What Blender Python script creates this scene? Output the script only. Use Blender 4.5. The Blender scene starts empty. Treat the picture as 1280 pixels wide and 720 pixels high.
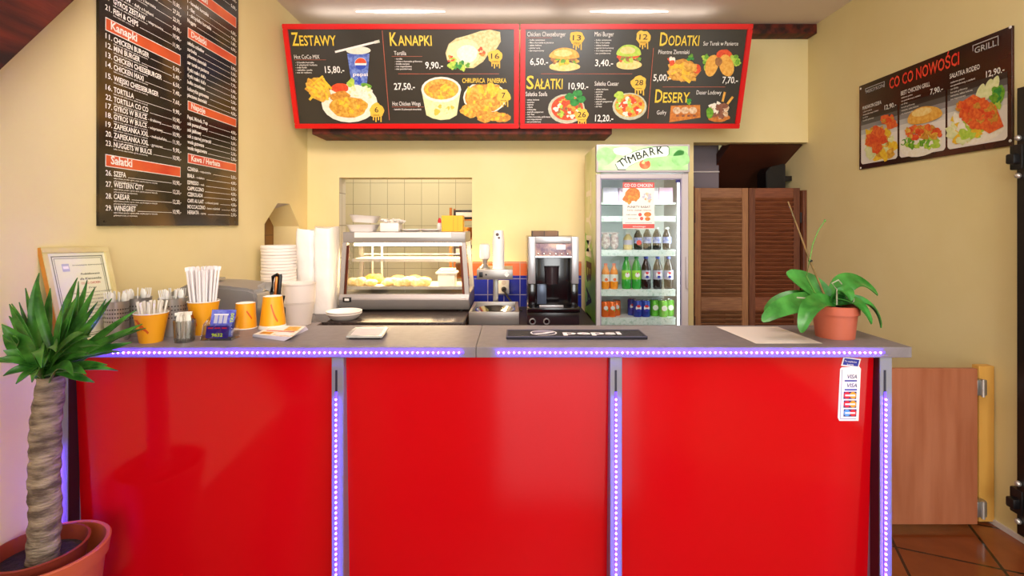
import bpy, bmesh, math, random
from mathutils import Vector, Matrix

# ---------------------------------------------------------------- camera, world, lights, exposure
SC = bpy.context.scene
COL = SC.collection
CH, HZ, F = 1.405, 281.0, 640.0            # camera height, horizon row, focal length in pixels
cam = bpy.data.cameras.new('camera')
cam.sensor_width = 36.0
cam.lens = 36.0 * F / 1280.0
cam.shift_y = -(360.0 - HZ) / 1280.0
cam.clip_start = 0.02
camo = bpy.data.objects.new('camera', cam)
camo.location = (0, 0, CH)
camo.rotation_euler = (math.radians(90), 0, 0)
COL.objects.link(camo)
SC.camera = camo
SC.view_settings.view_transform = 'Standard'
SC.view_settings.look = 'None'
SC.view_settings.exposure = 0.0
SC.view_settings.gamma = 1.0
SC.view_settings.use_curve_mapping = False
world = bpy.data.worlds.new('world')
SC.world = world
world.use_nodes = True
world.node_tree.nodes['Background'].inputs[0].default_value = (0.85, 0.93, 1.0, 1)
world.node_tree.nodes['Background'].inputs[1].default_value = 1.0


def area(name, loc, target, sx, sy, power, color, spread=180):
    l = bpy.data.lights.new(name, 'AREA')
    l.shape = 'RECTANGLE'
    l.size, l.size_y = sx, sy
    l.energy = power
    l.color = color
    l.spread = math.radians(spread)
    o = bpy.data.objects.new(name, l)
    o.location = loc
    o.rotation_euler = (Vector(target) - Vector(loc)).to_track_quat('-Z', 'Y').to_euler()
    COL.objects.link(o)
    return o


area('window_daylight', (0.70, -2.8, 1.55), (0.5, 2.4, 1.35), 1.75, 2.0, 116, (1.0, 1.0, 0.97))
area('doorway_daylight', (2.24, 0.75, 1.05), (-1.5, 1.3, 1.2), 1.05, 2.0, 6, (0.96, 0.98, 1.0))
area('overhead_fill_light', (0.5, 0.5, 2.86), (1.5, 1.2, 0), 2.0, 1.0, 50, (1.0, 0.98, 0.92))  # unseen overhead light added to brighten the room and right wall
area('back_wall_fill_light', (-0.25, 1.55, 2.72), (-0.35, 3.9, 1.05), 2.2, 0.5, 31, (1.0, 0.79, 0.74), 120)  # unseen light added and aimed to brighten the back wall
area('sign_top_light', (-0.55, 3.60, 2.79), (-0.55, 3.60, 3.2), 1.7, 0.03, 1.3, (1.0, 0.93, 0.86))
area('sign_top_light', (0.9, 3.60, 2.79), (0.9, 3.60, 3.2), 1.0, 0.03, 0.7, (1.0, 0.93, 0.86))
area('kitchen_lamp_light', (-0.9, 5.2, 2.7), (-0.9, 5.2, 0), 1.4, 0.8, 36, (1.0, 0.95, 0.82))

sun = bpy.data.lights.new('sun', 'SUN')
sun.energy = 6.0
sun.angle = math.radians(2)
sun.color = (1.0, 0.96, 0.90)
suno = bpy.data.objects.new('sun', sun)
suno.location = (5, 2, 6)
suno.rotation_euler = Vector((-0.8, -0.3, -1.0)).to_track_quat('-Z', 'Y').to_euler()
COL.objects.link(suno)

# ---------------------------------------------------------------- helpers
PI = math.pi


def lin(c):
    return c / 12.92 if c <= 0.04045 else ((c + 0.055) / 1.055) ** 2.4


def hexc(h):
    h = h.lstrip('#')
    return tuple(lin(int(h[i:i + 2], 16) / 255.0) for i in (0, 2, 4))


MATS = {}


def mat(name, col, rough=0.5, metal=0.0, col2=None, scale=8.0, stretch=(1, 1, 1), bump=0.0, bscale=60.0, emit=0.0,
        ecol=None, coat=0.0, alpha=1.0, spec=0.5, detail=4.0, sss=0.0, lo=0.35, hi=0.65):
    if name in MATS:
        return MATS[name]
    m = bpy.data.materials.new(name)
    m.use_nodes = True
    nt = m.node_tree
    b = nt.nodes['Principled BSDF']
    c1 = hexc(col) if isinstance(col, str) else col
    b.inputs['Base Color'].default_value = (*c1, 1)
    b.inputs['Roughness'].default_value = rough
    b.inputs['Metallic'].default_value = metal
    b.inputs['Specular IOR Level'].default_value = spec
    b.inputs['Coat Weight'].default_value = coat
    b.inputs['Coat Roughness'].default_value = 0.05
    b.inputs['Alpha'].default_value = alpha
    if sss:
        b.inputs['Subsurface Weight'].default_value = sss
        b.inputs['Subsurface Radius'].default_value = (0.02, 0.015, 0.01)
    if emit:
        e = hexc(ecol) if isinstance(ecol, str) else (ecol or c1)
        b.inputs['Emission Color'].default_value = (*e, 1)
        b.inputs['Emission Strength'].default_value = emit
    if col2 is not None or bump:
        tc = nt.nodes.new('ShaderNodeTexCoord')
        mp = nt.nodes.new('ShaderNodeMapping')
        mp.inputs['Scale'].default_value = stretch
        nt.links.new(tc.outputs['Object'], mp.inputs[0])
    if col2 is not None:
        c2 = hexc(col2) if isinstance(col2, str) else col2
        n = nt.nodes.new('ShaderNodeTexNoise')
        n.inputs['Scale'].default_value = scale
        n.inputs['Detail'].default_value = detail
        nt.links.new(mp.outputs[0], n.inputs['Vector'])
        r = nt.nodes.new('ShaderNodeValToRGB')
        r.color_ramp.elements[0].position = lo
        r.color_ramp.elements[1].position = hi
        r.color_ramp.elements[0].color = (*c1, 1)
        r.color_ramp.elements[1].color = (*c2, 1)
        nt.links.new(n.outputs['Fac'], r.inputs[0])
        nt.links.new(r.outputs[0], b.inputs['Base Color'])
    if bump:
        n2 = nt.nodes.new('ShaderNodeTexNoise')
        n2.inputs['Scale'].default_value = bscale
        n2.inputs['Detail'].default_value = 3
        nt.links.new(mp.outputs[0], n2.inputs['Vector'])
        bp = nt.nodes.new('ShaderNodeBump')
        bp.inputs['Strength'].default_value = bump
        bp.inputs['Distance'].default_value = 0.01
        nt.links.new(n2.outputs['Fac'], bp.inputs['Height'])
        nt.links.new(bp.outputs[0], b.inputs['Normal'])
    MATS[name] = m
    return m


def tilemat(name, axes, w, h, c1, c2, mortar, msize=0.02, rot=0.0, off=(0, 0), rough=0.3, noise=0.0):
    m = bpy.data.materials.new(name)
    m.use_nodes = True
    nt = m.node_tree
    b = nt.nodes['Principled BSDF']
    b.inputs['Roughness'].default_value = rough
    tc = nt.nodes.new('ShaderNodeTexCoord')
    sp = nt.nodes.new('ShaderNodeSeparateXYZ')
    cb = nt.nodes.new('ShaderNodeCombineXYZ')
    nt.links.new(tc.outputs['Object'], sp.inputs[0])
    nt.links.new(sp.outputs[axes[0]], cb.inputs[0])
    nt.links.new(sp.outputs[axes[1]], cb.inputs[1])
    mp = nt.nodes.new('ShaderNodeMapping')
    mp.inputs['Location'].default_value = (off[0], off[1], 0)
    mp.inputs['Rotation'].default_value = (0, 0, rot)
    nt.links.new(cb.outputs[0], mp.inputs[0])
    br = nt.nodes.new('ShaderNodeTexBrick')
    br.offset = 0.0
    br.squash = 1.0
    br.inputs['Scale'].default_value = 1.0
    br.inputs['Brick Width'].default_value = w
    br.inputs['Row Height'].default_value = h
    br.inputs['Mortar Size'].default_value = msize
    br.inputs['Mortar Smooth'].default_value = 0.1
    br.inputs['Color1'].default_value = (*hexc(c1), 1)
    br.inputs['Color2'].default_value = (*hexc(c2), 1)
    br.inputs['Mortar'].default_value = (*hexc(mortar), 1)
    nt.links.new(mp.outputs[0], br.inputs['Vector'])
    src = br.outputs['Color']
    if noise:
        n = nt.nodes.new('ShaderNodeTexNoise')
        n.inputs['Scale'].default_value = 9
        n.inputs['Detail'].default_value = 6
        nt.links.new(tc.outputs['Object'], n.inputs['Vector'])
        mx = nt.nodes.new('ShaderNodeMix')
        mx.data_type = 'RGBA'
        mx.blend_type = 'OVERLAY'
        mx.inputs['Factor'].default_value = noise
        nt.links.new(src, mx.inputs['A'])
        nt.links.new(n.outputs['Fac'], mx.inputs['B'])
        src = mx.outputs['Result']
    nt.links.new(src, b.inputs['Base Color'])
    bp = nt.nodes.new('ShaderNodeBump')
    bp.invert = True
    bp.inputs['Strength'].default_value = 0.4
    bp.inputs['Distance'].default_value = 0.004
    nt.links.new(br.outputs['Fac'], bp.inputs['Height'])
    nt.links.new(bp.outputs[0], b.inputs['Normal'])
    MATS[name] = m
    return m


def glassmat(name, tint=(1, 1, 1), refl=0.08, rough=0.02):
    m = bpy.data.materials.new(name)
    m.use_nodes = True
    nt = m.node_tree
    for n in list(nt.nodes):
        nt.nodes.remove(n)
    out = nt.nodes.new('ShaderNodeOutputMaterial')
    tr = nt.nodes.new('ShaderNodeBsdfTransparent')
    tr.inputs[0].default_value = (*tint, 1)
    gl = nt.nodes.new('ShaderNodeBsdfGlossy')
    gl.inputs['Roughness'].default_value = rough
    lw = nt.nodes.new('ShaderNodeLayerWeight')
    lw.inputs[0].default_value = 0.35
    mt = nt.nodes.new('ShaderNodeMath')
    mt.operation = 'MULTIPLY_ADD'
    mt.inputs[1].default_value = 0.5
    mt.inputs[2].default_value = refl
    nt.links.new(lw.outputs['Fresnel'], mt.inputs[0])
    mx = nt.nodes.new('ShaderNodeMixShader')
    nt.links.new(mt.outputs[0], mx.inputs[0])
    nt.links.new(tr.outputs[0], mx.inputs[1])
    nt.links.new(gl.outputs[0], mx.inputs[2])
    nt.links.new(mx.outputs[0], out.inputs[0])
    MATS[name] = m
    return m


ORIG = {}          # world origin of every thing, by object name


class MB:
    def __init__(self, frame=None):
        self.bm = bmesh.new()
        self.mats = []
        self.frame = frame

    def mi(self, m):
        m = MATS[m] if isinstance(m, str) else m
        if m not in self.mats:
            self.mats.append(m)
        return self.mats.index(m)

    def _absorb(self, tmp, m, M=None):
        idx = self.mi(m)
        vm = {}
        for v in tmp.verts:
            vm[v] = self.bm.verts.new(M @ v.co if M is not None else v.co)
        for f in tmp.faces:
            try:
                nf = self.bm.faces.new([vm[v] for v in f.verts])
                nf.material_index = idx
                nf.smooth = True
            except ValueError:
                pass
        tmp.free()

    def box(self, x0, x1, y0, y1, z0, z1, m, bevel=0.0, seg=2, M=None):
        t = bmesh.new()
        bmesh.ops.create_cube(t, size=1)
        for v in t.verts:
            v.co = Vector(((x0 + x1) / 2 + v.co.x * (x1 - x0), (y0 + y1) / 2 + v.co.y * (y1 - y0), (z0 + z1) / 2 + v.co.z * (z1 - z0)))
        if bevel:
            bmesh.ops.bevel(t, geom=t.edges[:], offset=bevel, segments=seg, affect='EDGES', profile=0.5)
        self._absorb(t, m, M)
        return self

    def prism(self, pts, vec, m, bevel=0.0):
        """closed outline (3D points) extruded along vec"""
        t = bmesh.new()
        a = [t.verts.new(Vector(p)) for p in pts]
        f = t.faces.new(a)
        r = bmesh.ops.extrude_face_region(t, geom=[f])
        bmesh.ops.translate(t, verts=[v for v in r['geom'] if isinstance(v, bmesh.types.BMVert)], vec=Vector(vec))
        bmesh.ops.recalc_face_normals(t, faces=t.faces[:])
        if bevel:
            bmesh.ops.bevel(t, geom=t.edges[:], offset=bevel, segments=2, affect='EDGES')
        self._absorb(t, m)
        return self

    def face(self, pts, m):
        idx = self.mi(m)
        f = self.bm.faces.new([self.bm.verts.new(Vector(p)) for p in pts])
        f.material_index = idx
        return self

    def lathe(self, prof, m, c=(0, 0, 0), n=24, M=None, sq=None):
        """profile of (r, z) turned about a vertical axis at c; sq = (sx, sy) squash"""
        t = bmesh.new()
        rings = []
        for r, z in prof:
            if r < 1e-6:
                rings.append([t.verts.new(Vector((0, 0, z)))])
            else:
                rings.append([t.verts.new(Vector((r * math.cos(2 * PI * k / n) * (sq[0] if sq else 1), r * math.sin(2 * PI * k / n) * (sq[1] if sq else 1), z))) for k in range(n)])
        for a, b in zip(rings, rings[1:]):
            for k in range(n):
                k2 = (k + 1) % n
                if len(a) == 1 and len(b) == 1:
                    continue
                if len(a) == 1:
                    t.faces.new((a[0], b[k2], b[k]))
                elif len(b) == 1:
                    t.faces.new((a[k], a[k2], b[0]))
                else:
                    t.faces.new((a[k], a[k2], b[k2], b[k]))
        bmesh.ops.recalc_face_normals(t, faces=t.faces[:])
        T = Matrix.Translation(Vector(c))
        self._absorb(t, m, T if M is None else T @ M)
        return self

    def tube(self, path, r, m, n=8, r2=None, caps=True):
        path = [Vector(p) for p in path]
        t = bmesh.new()
        rings = []
        N = len(path)
        for i, p in enumerate(path):
            d = (path[min(i + 1, N - 1)] - path[max(i - 1, 0)]).normalized()
            up = Vector((0, 0, 1)) if abs(d.z) < 0.95 else Vector((1, 0, 0))
            a = d.cross(up).normalized()
            b = d.cross(a)
            rr = r if r2 is None else r + (r2 - r) * i / max(1, N - 1)
            rings.append([t.verts.new(p + a * rr * math.cos(2 * PI * k / n) + b * rr * math.sin(2 * PI * k / n)) for k in range(n)])
        for a, b in zip(rings, rings[1:]):
            for k in range(n):
                t.faces.new((a[k], a[(k + 1) % n], b[(k + 1) % n], b[k]))
        if caps:
            t.faces.new(rings[0])
            t.faces.new(rings[-1])
        bmesh.ops.recalc_face_normals(t, faces=t.faces[:])
        self._absorb(t, m)
        return self

    def ball(self, c, r, m, sub=2, wob=0.0, seed=0, rot=None):
        t = bmesh.new()
        bmesh.ops.create_icosphere(t, subdivisions=sub, radius=1)
        rnd = random.Random(seed)
        ph = [rnd.uniform(0, 6) for _ in range(6)]
        r = r if isinstance(r, (tuple, list)) else (r, r, r)
        for v in t.verts:
            k = 1 + wob * (math.sin(3 * v.co.x + ph[0]) + math.sin(4 * v.co.y + ph[1]) + math.sin(5 * v.co.z + ph[2]) + 0.6 * math.sin(9 * v.co.x + 7 * v.co.y + ph[3]))
            v.co = Vector((v.co.x * r[0], v.co.y * r[1], v.co.z * r[2])) * k
        M = Matrix.Translation(Vector(c))
        if rot is not None:
            M = M @ rot
        self._absorb(t, m, M)
        return self

    def build(self, name, parent=None, local=False, sharp=35, off=None):
        if parent is not None and not local:
            o0 = ORIG.get(parent.name, Vector((0, 0, 0)))
            bmesh.ops.translate(self.bm, verts=self.bm.verts[:], vec=-o0)
        me = bpy.data.meshes.new(name)
        for f in self.bm.faces:
            f.smooth = True
        self.bm.to_mesh(me)
        self.bm.free()
        for m in self.mats:
            me.materials.append(m)
        me.set_sharp_from_angle(angle=math.radians(sharp))
        o = bpy.data.objects.new(name, me)
        COL.objects.link(o)
        if parent is not None:
            o.parent = parent
            ORIG[o.name] = ORIG.get(parent.name, Vector((0, 0, 0)))
        else:
            ORIG[o.name] = Vector((0, 0, 0))
        return o

    def solo(self, name, label, cat, base=None, group=None, sharp=35):
        """one-mesh thing whose origin is at its base"""
        if base is not None:
            bmesh.ops.translate(self.bm, verts=self.bm.verts[:], vec=-Vector(base))
        o = self.build(name, sharp=sharp)
        if base is not None:
            o.location = base
            ORIG[o.name] = Vector(base)
        return tag(o, label, cat, group)


def tag(o, label, cat, group=None, kind='thing'):
    o['label'] = label
    o['category'] = cat
    if group:
        o['group'] = group
    if kind:
        o['kind'] = kind
    return o


def structure(o, label=None, cat=None):
    o['kind'] = 'structure'
    if label:
        o['label'] = label
    if cat:
        o['category'] = cat
    return o


def thing(name, label, cat, loc=(0, 0, 0), rotz=0.0, group=None, kind='thing'):
    o = bpy.data.objects.new(name, None)
    o.empty_display_size = 0.05
    COL.objects.link(o)
    o.location = loc
    o.rotation_euler = (0, 0, rotz)
    ORIG[o.name] = Vector(loc)
    return tag(o, label, cat, group, kind)


def dup(root, loc, rot=None, label=None, group=None):
    r = root.copy()
    COL.objects.link(r)
    r.location = loc
    if rot is not None:
        r.rotation_euler = rot
    if label:
        r['label'] = label
    if group:
        r['group'] = group
    for ch in list(root.children):
        c = ch.copy()
        COL.objects.link(c)
        c.parent = r
        for g in ch.children:
            d = g.copy()
            COL.objects.link(d)
            d.parent = c
    return r


def ray(px, py):
    return Vector(((px - 640.0) / F, 1.0, (HZ - py) / F))


def P(px, py, Y):
    return Vector((0, 0, CH)) + ray(px, py) * Y


def G(px, py, z):
    return P(px, py, F * (CH - z) / (py - HZ))


class Plane:
    def __init__(self, o, u, v):
        self.o = Vector(o)
        self.u = Vector(u).normalized()
        self.v = Vector(v).normalized()
        self.n = self.u.cross(self.v).normalized()

    def hit(self, px, py):
        d = ray(px, py)
        c = Vector((0, 0, CH))
        t = (self.o - c).dot(self.n) / d.dot(self.n)
        p = c + d * t - self.o
        return p.dot(self.u), p.dot(self.v)

    def at(self, a, b, off=0.0):
        return self.o + self.u * a + self.v * b + self.n * off


TXT = {}


def text_mesh(s, bold):
    key = (s, bold)
    if key not in TXT:
        cu = bpy.data.curves.new('lettering', 'FONT')
        cu.body = s
        cu.offset = bold
        cu.resolution_u = 2
        ob = bpy.data.objects.new('lettering', cu)
        COL.objects.link(ob)
        dg = bpy.context.evaluated_depsgraph_get()
        me = ob.evaluated_get(dg).to_mesh()
        vs = [tuple(v.co) for v in me.vertices]
        fs = [tuple(p.vertices) for p in me.polygons]
        ob.evaluated_get(dg).to_mesh_clear()
        bpy.data.objects.remove(ob)
        bpy.data.curves.remove(cu)
        TXT[key] = (vs, fs)
    return TXT[key]


CAPH = None


class Print(MB):
    """flat print on a plane, laid in plane coordinates"""

    def __init__(self, plane, lift=0.0008, step=0.0003):
        super().__init__()
        self.pl = plane
        self.lift = lift
        self.step = step

    def L(self, layer):
        return self.lift + self.step * layer

    def poly_uv(self, pts, m, layer=0):
        a = sum(pts[i][0] * pts[(i + 1) % len(pts)][1] - pts[(i + 1) % len(pts)][0] * pts[i][1] for i in range(len(pts)))
        if a < 0:
            pts = pts[::-1]
        return self.face([self.pl.at(u, v, self.L(layer)) for u, v in pts], m)

    def poly(self, px, m, layer=0):
        return self.poly_uv([self.pl.hit(*p) for p in px], m, layer)

    def blob(self, cx, cy, rx, ry, m, layer=0, wob=0.0, seed=0, n=20, rot=0.0, a0=0.0, a1=2 * PI):
        rnd = random.Random(seed * 31 + int(cx))
        ph = [rnd.uniform(0, 6.28) for _ in range(3)]
        pts = []
        full = abs(a1 - a0 - 2 * PI) < 1e-6
        for k in range(n if full else n + 1):
            a = a0 + (a1 - a0) * k / n
            w = 1 + wob * (math.sin(3 * a + ph[0]) * .5 + math.sin(5 * a + ph[1]) * .35 + math.sin(8 * a + ph[2]) * .3)
            x, y = rx * w * math.cos(a), ry * w * math.sin(a)
            pts.append((cx + x * math.cos(rot) - y * math.sin(rot), cy + x * math.sin(rot) + y * math.cos(rot)))
        return self.poly(pts, m, layer)

    def scatter(self, cx, cy, rx, ry, ms, count, size, layer=1, seed=0, wob=0.35, asp=1.0):
        rnd = random.Random(seed)
        for k in range(count):
            a, q = rnd.uniform(0, 2 * PI), math.sqrt(rnd.random())
            s = size * rnd.uniform(.6, 1.3)
            self.blob(cx + rx * q * math.cos(a), cy + ry * q * math.sin(a), s * asp, s, ms[k % len(ms)], layer + k * .045, wob, seed + k, 10, rnd.uniform(0, 3))
        return self

    def line(self, x0, y0, x1, y1, w, m, layer=1):
        d = Vector((x1 - x0, y1 - y0)).normalized()
        nx, ny = -d.y * w / 2, d.x * w / 2
        return self.poly([(x0 + nx, y0 + ny), (x1 + nx, y1 + ny), (x1 - nx, y1 - ny), (x0 - nx, y0 - ny)], m, layer)

    def text_uv(self, s, u, v, cap, m, width=None, layer=2, bold=0.0, rot=0.0, shear=0.0):
        vs, fs = text_mesh(s, bold)
        if not vs:
            return self
        x0 = min(p[0] for p in vs)
        x1 = max(p[0] for p in vs)
        k = cap / 0.72
        kx = k if width is None else width / max(1e-6, x1 - x0)
        idx = self.mi(m)
        cr, sr = math.cos(rot), math.sin(rot)
        nv = []
        for p in vs:
            a, b = (p[0] - x0) * kx + shear * p[1] * k, p[1] * k
            nv.append(self.bm.verts.new(self.pl.at(u + a * cr - b * sr, v + a * sr + b * cr, self.L(layer))))
        for f in fs:
            try:
                nf = self.bm.faces.new([nv[i] for i in f])
                nf.material_index = idx
            except ValueError:
                pass
        return self

    def text(self, s, x0, y0, x1, cap, m, layer=2, bold=0.0, shear=0.0):
        """baseline starts at pixel (x0, y0); ends near column x1; cap height in pixels at its start"""
        u0, v0 = self.pl.hit(x0, y0)
        _, vt = self.pl.hit(x0, y0 - cap)
        w = None
        if x1 is not None:
            y1 = y0
            for _ in range(4):
                u1, v1 = self.pl.hit(x1, y1)
                y1 += (v1 - v0) / max(1e-9, (self.pl.hit(x1, y1 - 1)[1] - v1))
            w = abs(u1 - u0)
        return self.text_uv(s, u0, v0, vt - v0, m, w, layer, bold, shear=shear)


# ---------------------------------------------------------------- materials
mat('wall_paint', '#E5D59B', 0.75, col2='#E8D9A2', scale=3, bump=0.06, bscale=180)
mat('ceiling_paint', '#E0D2C6', 0.5, col2='#E4D7CC', scale=2)
tilemat('floor_tile', (0, 1), 0.36, 0.36, '#7A3E1C', '#8E4C26', '#30200F', 0.006, math.radians(24), (0.1, 0.16), 0.13, 0.35)
tilemat('kitchen_tile', (0, 2), 0.2, 0.25, '#CDBF9A', '#D2C59F', '#8C7E62', 0.0025, 0, (0.06, 0.105), 0.3)
tilemat('kitchen_tile_side', (1, 2), 0.2, 0.25, '#D8D2C2', '#DAD4C4', '#8C7E62', 0.003, 0, (0.02, 0.1), 0.3)
tilemat('niche_tile', (1, 2), 0.3, 0.2, '#7A5320', '#7E5622', '#4A3014', 0.003, 0, (0.15, 0.07), 0.4)
tilemat('splash_blue', (0, 2), 0.123, 0.122, '#1E2A9A', '#2230A8', '#9C98B8', 0.003, 0, (0.062, 0.105), 0.2, 0.2)
tilemat('splash_orange', (0, 2), 0.123, 0.122, '#D0622A', '#D86E34', '#B89A80', 0.003, 0, (0.062, 0.105), 0.25, 0.2)
mat('dark_wood', '#260C07', 0.7, col2='#6A2410', scale=3, stretch=(6, 1, 6), bump=0.2, bscale=20)
mat('brown_board', '#4A2010', 0.6, col2='#5A2814', scale=2)
mat('grey_board', '#7A7078', 0.6)
mat('plaster_grey', '#D6CCC8', 0.6)
mat('skirting_tile', '#6A3A20', 0.5)
mat('worktop_grey', '#756D6F', 0.42, col2='#7D7577', spec=0.35, scale=30)
mat('fascia_grey', '#8A8688', 0.3)
mat('post_grey', '#84858C', 0.35, 0.3)
mat('post_inner', '#241216', 0.4)
mat('red_panel', '#C20510', 0.10, coat=0.0, spec=0.38)
mat('slot_dark', '#1C1A30', 0.4)
mat('led_base', '#6A50E0', 0.4, emit=1.4, ecol=(0.12, 0.05, 1.0))
mat('led', '#B0A0FF', 0.3, emit=220, ecol=(0.11, 0.035, 1.0))
mat('led_core', '#FFFFFF', 0.3, emit=12, ecol=(0.75, 0.72, 1.0))
mat('granite', '#2A211E', 0.25, col2='#6A5C54', scale=160, lo=0.5, hi=0.72)
mat('cabinet_board', '#6E4A30', 0.5)
mat('cabinet_dark', '#2A2422', 0.5)
mat('side_wood', '#6A5A58', 0.35)
mat('flap_wood', '#A45E3C', 0.45, col2='#B87452', scale=2.2, stretch=(7, 7, 0.7), detail=5)
mat('post_wood', '#D9A24A', 0.5, col2='#DDA952', scale=3, stretch=(8, 8, 1))
mat('steel', '#CCC9C4', 0.36, 0.75)
mat('steel_satin', '#A6A39E', 0.4, 0.85)
mat('chrome', '#DADADA', 0.12, 1.0)
mat('black_metal', '#120E10', 0.45)
mat('black_plastic', '#0C0B0E', 0.4)
mat('white_plastic', '#EDE9E2', 0.4)
mat('white_foam', '#F2ECE4', 0.6, sss=0.0)
mat('white_paper', '#F0EBE0', 0.7)
mat('terracotta', '#B4502A', 0.55, col2='#BE5A32', scale=5)
mat('terracotta_dark', '#8A3420', 0.55)
mat('pot_salmon', '#B85A40', 0.5, col2='#C06248', scale=4)
mat('soil', '#1E120C', 0.9, col2='#38241A', scale=60, bump=0.8, bscale=90)
mat('orange_card', '#F2A516', 0.45)
mat('orange_mark', '#D65A14', 0.5)
glassmat('clear_glass', (0.97, 0.98, 0.97), 0.05)
glassmat('door_glass', (0.96, 0.98, 0.98), 0.05)
glassmat('tumbler_glass', (0.88, 0.90, 0.90), 0.14)
# ---------------------------------------------------------------- room shell
XL, XR, YB, HC = -1.566, 2.266, 3.92, 2.90
YF = -3.0
b = MB()
b.box(XL - 0.9, XR + 0.2, YF - 0.2, 6.2, -0.1, 0, 'floor_tile')
structure(b.build('floor'), 'terracotta tiled floor with dark joints', 'floor')
b = MB()
b.box(XL - 0.2, XR + 0.2, YF - 0.2, YB + 0.15, HC, HC + 0.1, 'ceiling_paint')
structure(b.build('ceiling'), 'pale pinkish grey ceiling above the menu sign', 'ceiling')
# back wall with the kitchen hatch and the doorway
b = MB()
PX0, PX1, PZ1 = -1.323, -0.306, 1.766
DX0, DZ1 = 1.39, 2.036
for x0, x1, z0, z1 in ((XL - 0.19, PX0, 0, HC), (PX0, PX1, PZ1, HC), (PX0, PX1, 0, 0.80), (PX1, DX0, 0, HC), (DX0, XR, DZ1, HC)):
    b.box(x0, x1, YB, YB + 0.15, z0, z1, 'wall_paint')
b.face([(PX0 + 0.001, YB + 0.001, 0.8), (PX0 + 0.001, YB + 0.149, 0.8), (PX0 + 0.001, YB + 0.149, PZ1), (PX0 + 0.001, YB + 0.001, PZ1)][::-1], 'kitchen_tile_side')
structure(b.build('wall_back'), 'yellow back wall with kitchen hatch and doorway', 'wall')
# left wall with a peaked niche
n = [(3.24, 1.41), (3.42, 1.549), (3.60, 1.553), (3.77, 1.394)]
b = MB()


def lw(pts, m='wall_paint'):
    b.prism([(XL, y, z) for y, z in pts], (-0.19, 0, 0), m)


lw([(YF, 0), (3.24, 0), (3.24, HC), (YF, HC)])
lw([(3.24, 0), (3.77, 0), (3.77, 0.83), (3.24, 0.83)])
lw([n[0], n[1], n[2], n[3], (3.77, HC), (3.24, HC)])
lw([(3.77, 0), (YB, 0), (YB, HC), (3.77, HC)])
structure(b.build('wall_left'), 'yellow left wall with a small peaked niche near its corner', 'wall')
b = MB()
b.box(XL - 0.21, XL - 0.19, 3.2, 3.92, 0.8, 1.6, 'niche_tile')
b.face([(XL, 3.42, 1.548), (XL, 3.60, 1.552), (XL, 3.77, 1.394), (XL - 0.189, 3.768, 1.50), (XL - 0.189, 3.5, 1.50)], 'plaster_grey')
structure(b.build('trim_1'), 'grey sloped hood and brown tile inside the wall niche', 'niche lining')
b = MB()
for y0, y1, z0 in ((YF, 0.2, 0), (1.3, 6.0, 0), (0.2, 1.3, 2.1)):
    b.box(XR, XR + 0.15, y0, y1, z0, HC, 'wall_paint')
structure(b.build('wall_right'), 'yellow right wall carrying the new-dishes poster', 'wall')
b = MB()
for x0, x1, z0, z1 in ((XL, -0.65, 0, HC), (2.15, XR, 0, HC), (-0.65, 2.15, 2.55, HC), (-0.65, 2.15, 0, 0.5)):
    b.box(x0, x1, YF - 0.15, YF, z0, z1, 'wall_paint')
structure(b.build('wall_front'), 'yellow front wall around the shop window', 'wall')
b = MB()
for x in (-0.65, 0.72, 2.09):
    b.box(x, x + 0.06, YF - 0.1, YF - 0.04, 0.5, 2.55, 'dark_wood')
for z in (0.5, 2.49):
    b.box(-0.59, 0.72, YF - 0.1, YF - 0.04, z, z + 0.06, 'dark_wood')
    b.box(0.78, 2.09, YF - 0.1, YF - 0.04, z, z + 0.06, 'dark_wood')
structure(b.build('window_1'), 'dark wooden shop window frame in the front wall', 'window')
# kitchen seen through the hatch
b = MB()
b.box(-2.4, 1.3, 6.0, 6.1, 0, 2.9, 'kitchen_tile')
b.box(-2.4, -2.3, 4.07, 6.0, 0, 2.9, 'kitchen_tile_side')
b.box(1.25, 1.3, 4.07, 6.0, 0, 2.9, 'kitchen_tile_side')
structure(b.build('wall_kitchen'), 'cream tiled kitchen wall behind the hatch', 'wall')
b = MB()
b.box(-2.4, 2.4, 4.07, 6.1, 2.9, 3.0, 'ceiling_paint')
structure(b.build('ceiling_kitchen'), 'kitchen ceiling behind the hatch', 'ceiling')
# passage behind the louvred doors: sloping brown stair underside and a grey side board
b = MB()
b.prism([(1.70, 3.99, 2.03), (1.70, 5.5, 1.305), (1.70, 5.5, 1.40), (1.70, 4.1, 2.07)], (XR - 1.70, 0, 0), 'brown_board')
b.box(1.66, 1.70, 4.29, 5.5, 0.0, 2.0, 'brown_board')
b.box(1.70, XR, 5.44, 5.5, 0.0, 1.3, 'brown_board')
structure(b.build('trim_2'), 'brown sloping stair underside above the louvred doors', 'stair underside')
b = MB()
b.box(1.31, 1.72, 4.26, 4.29, 0, 2.6, 'grey_board')
b.box(1.31, 1.72, 4.245, 4.26, 1.84, 1.85, 'plaster_grey')
structure(b.build('wall_passage'), 'grey board wall behind the left louvred door', 'wall')
b = MB()
b.box(XR - 0.012, XR, 1.32, 3.9, 0, 0.022, 'plaster_grey')
structure(b.build('baseboard_right'), 'low pale skirting along the right wall', 'baseboard')
# backsplash tiles
b = MB()
b.box(-0.30, 0.53, YB - 0.008, YB, 0.70, 1.017, 'splash_blue')
b.box(-0.30, 0.53, YB - 0.008, YB, 1.017, 1.124, 'splash_orange')
structure(b.build('trim_3'), 'blue backsplash tiles under one row of orange tiles', 'backsplash')
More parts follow.
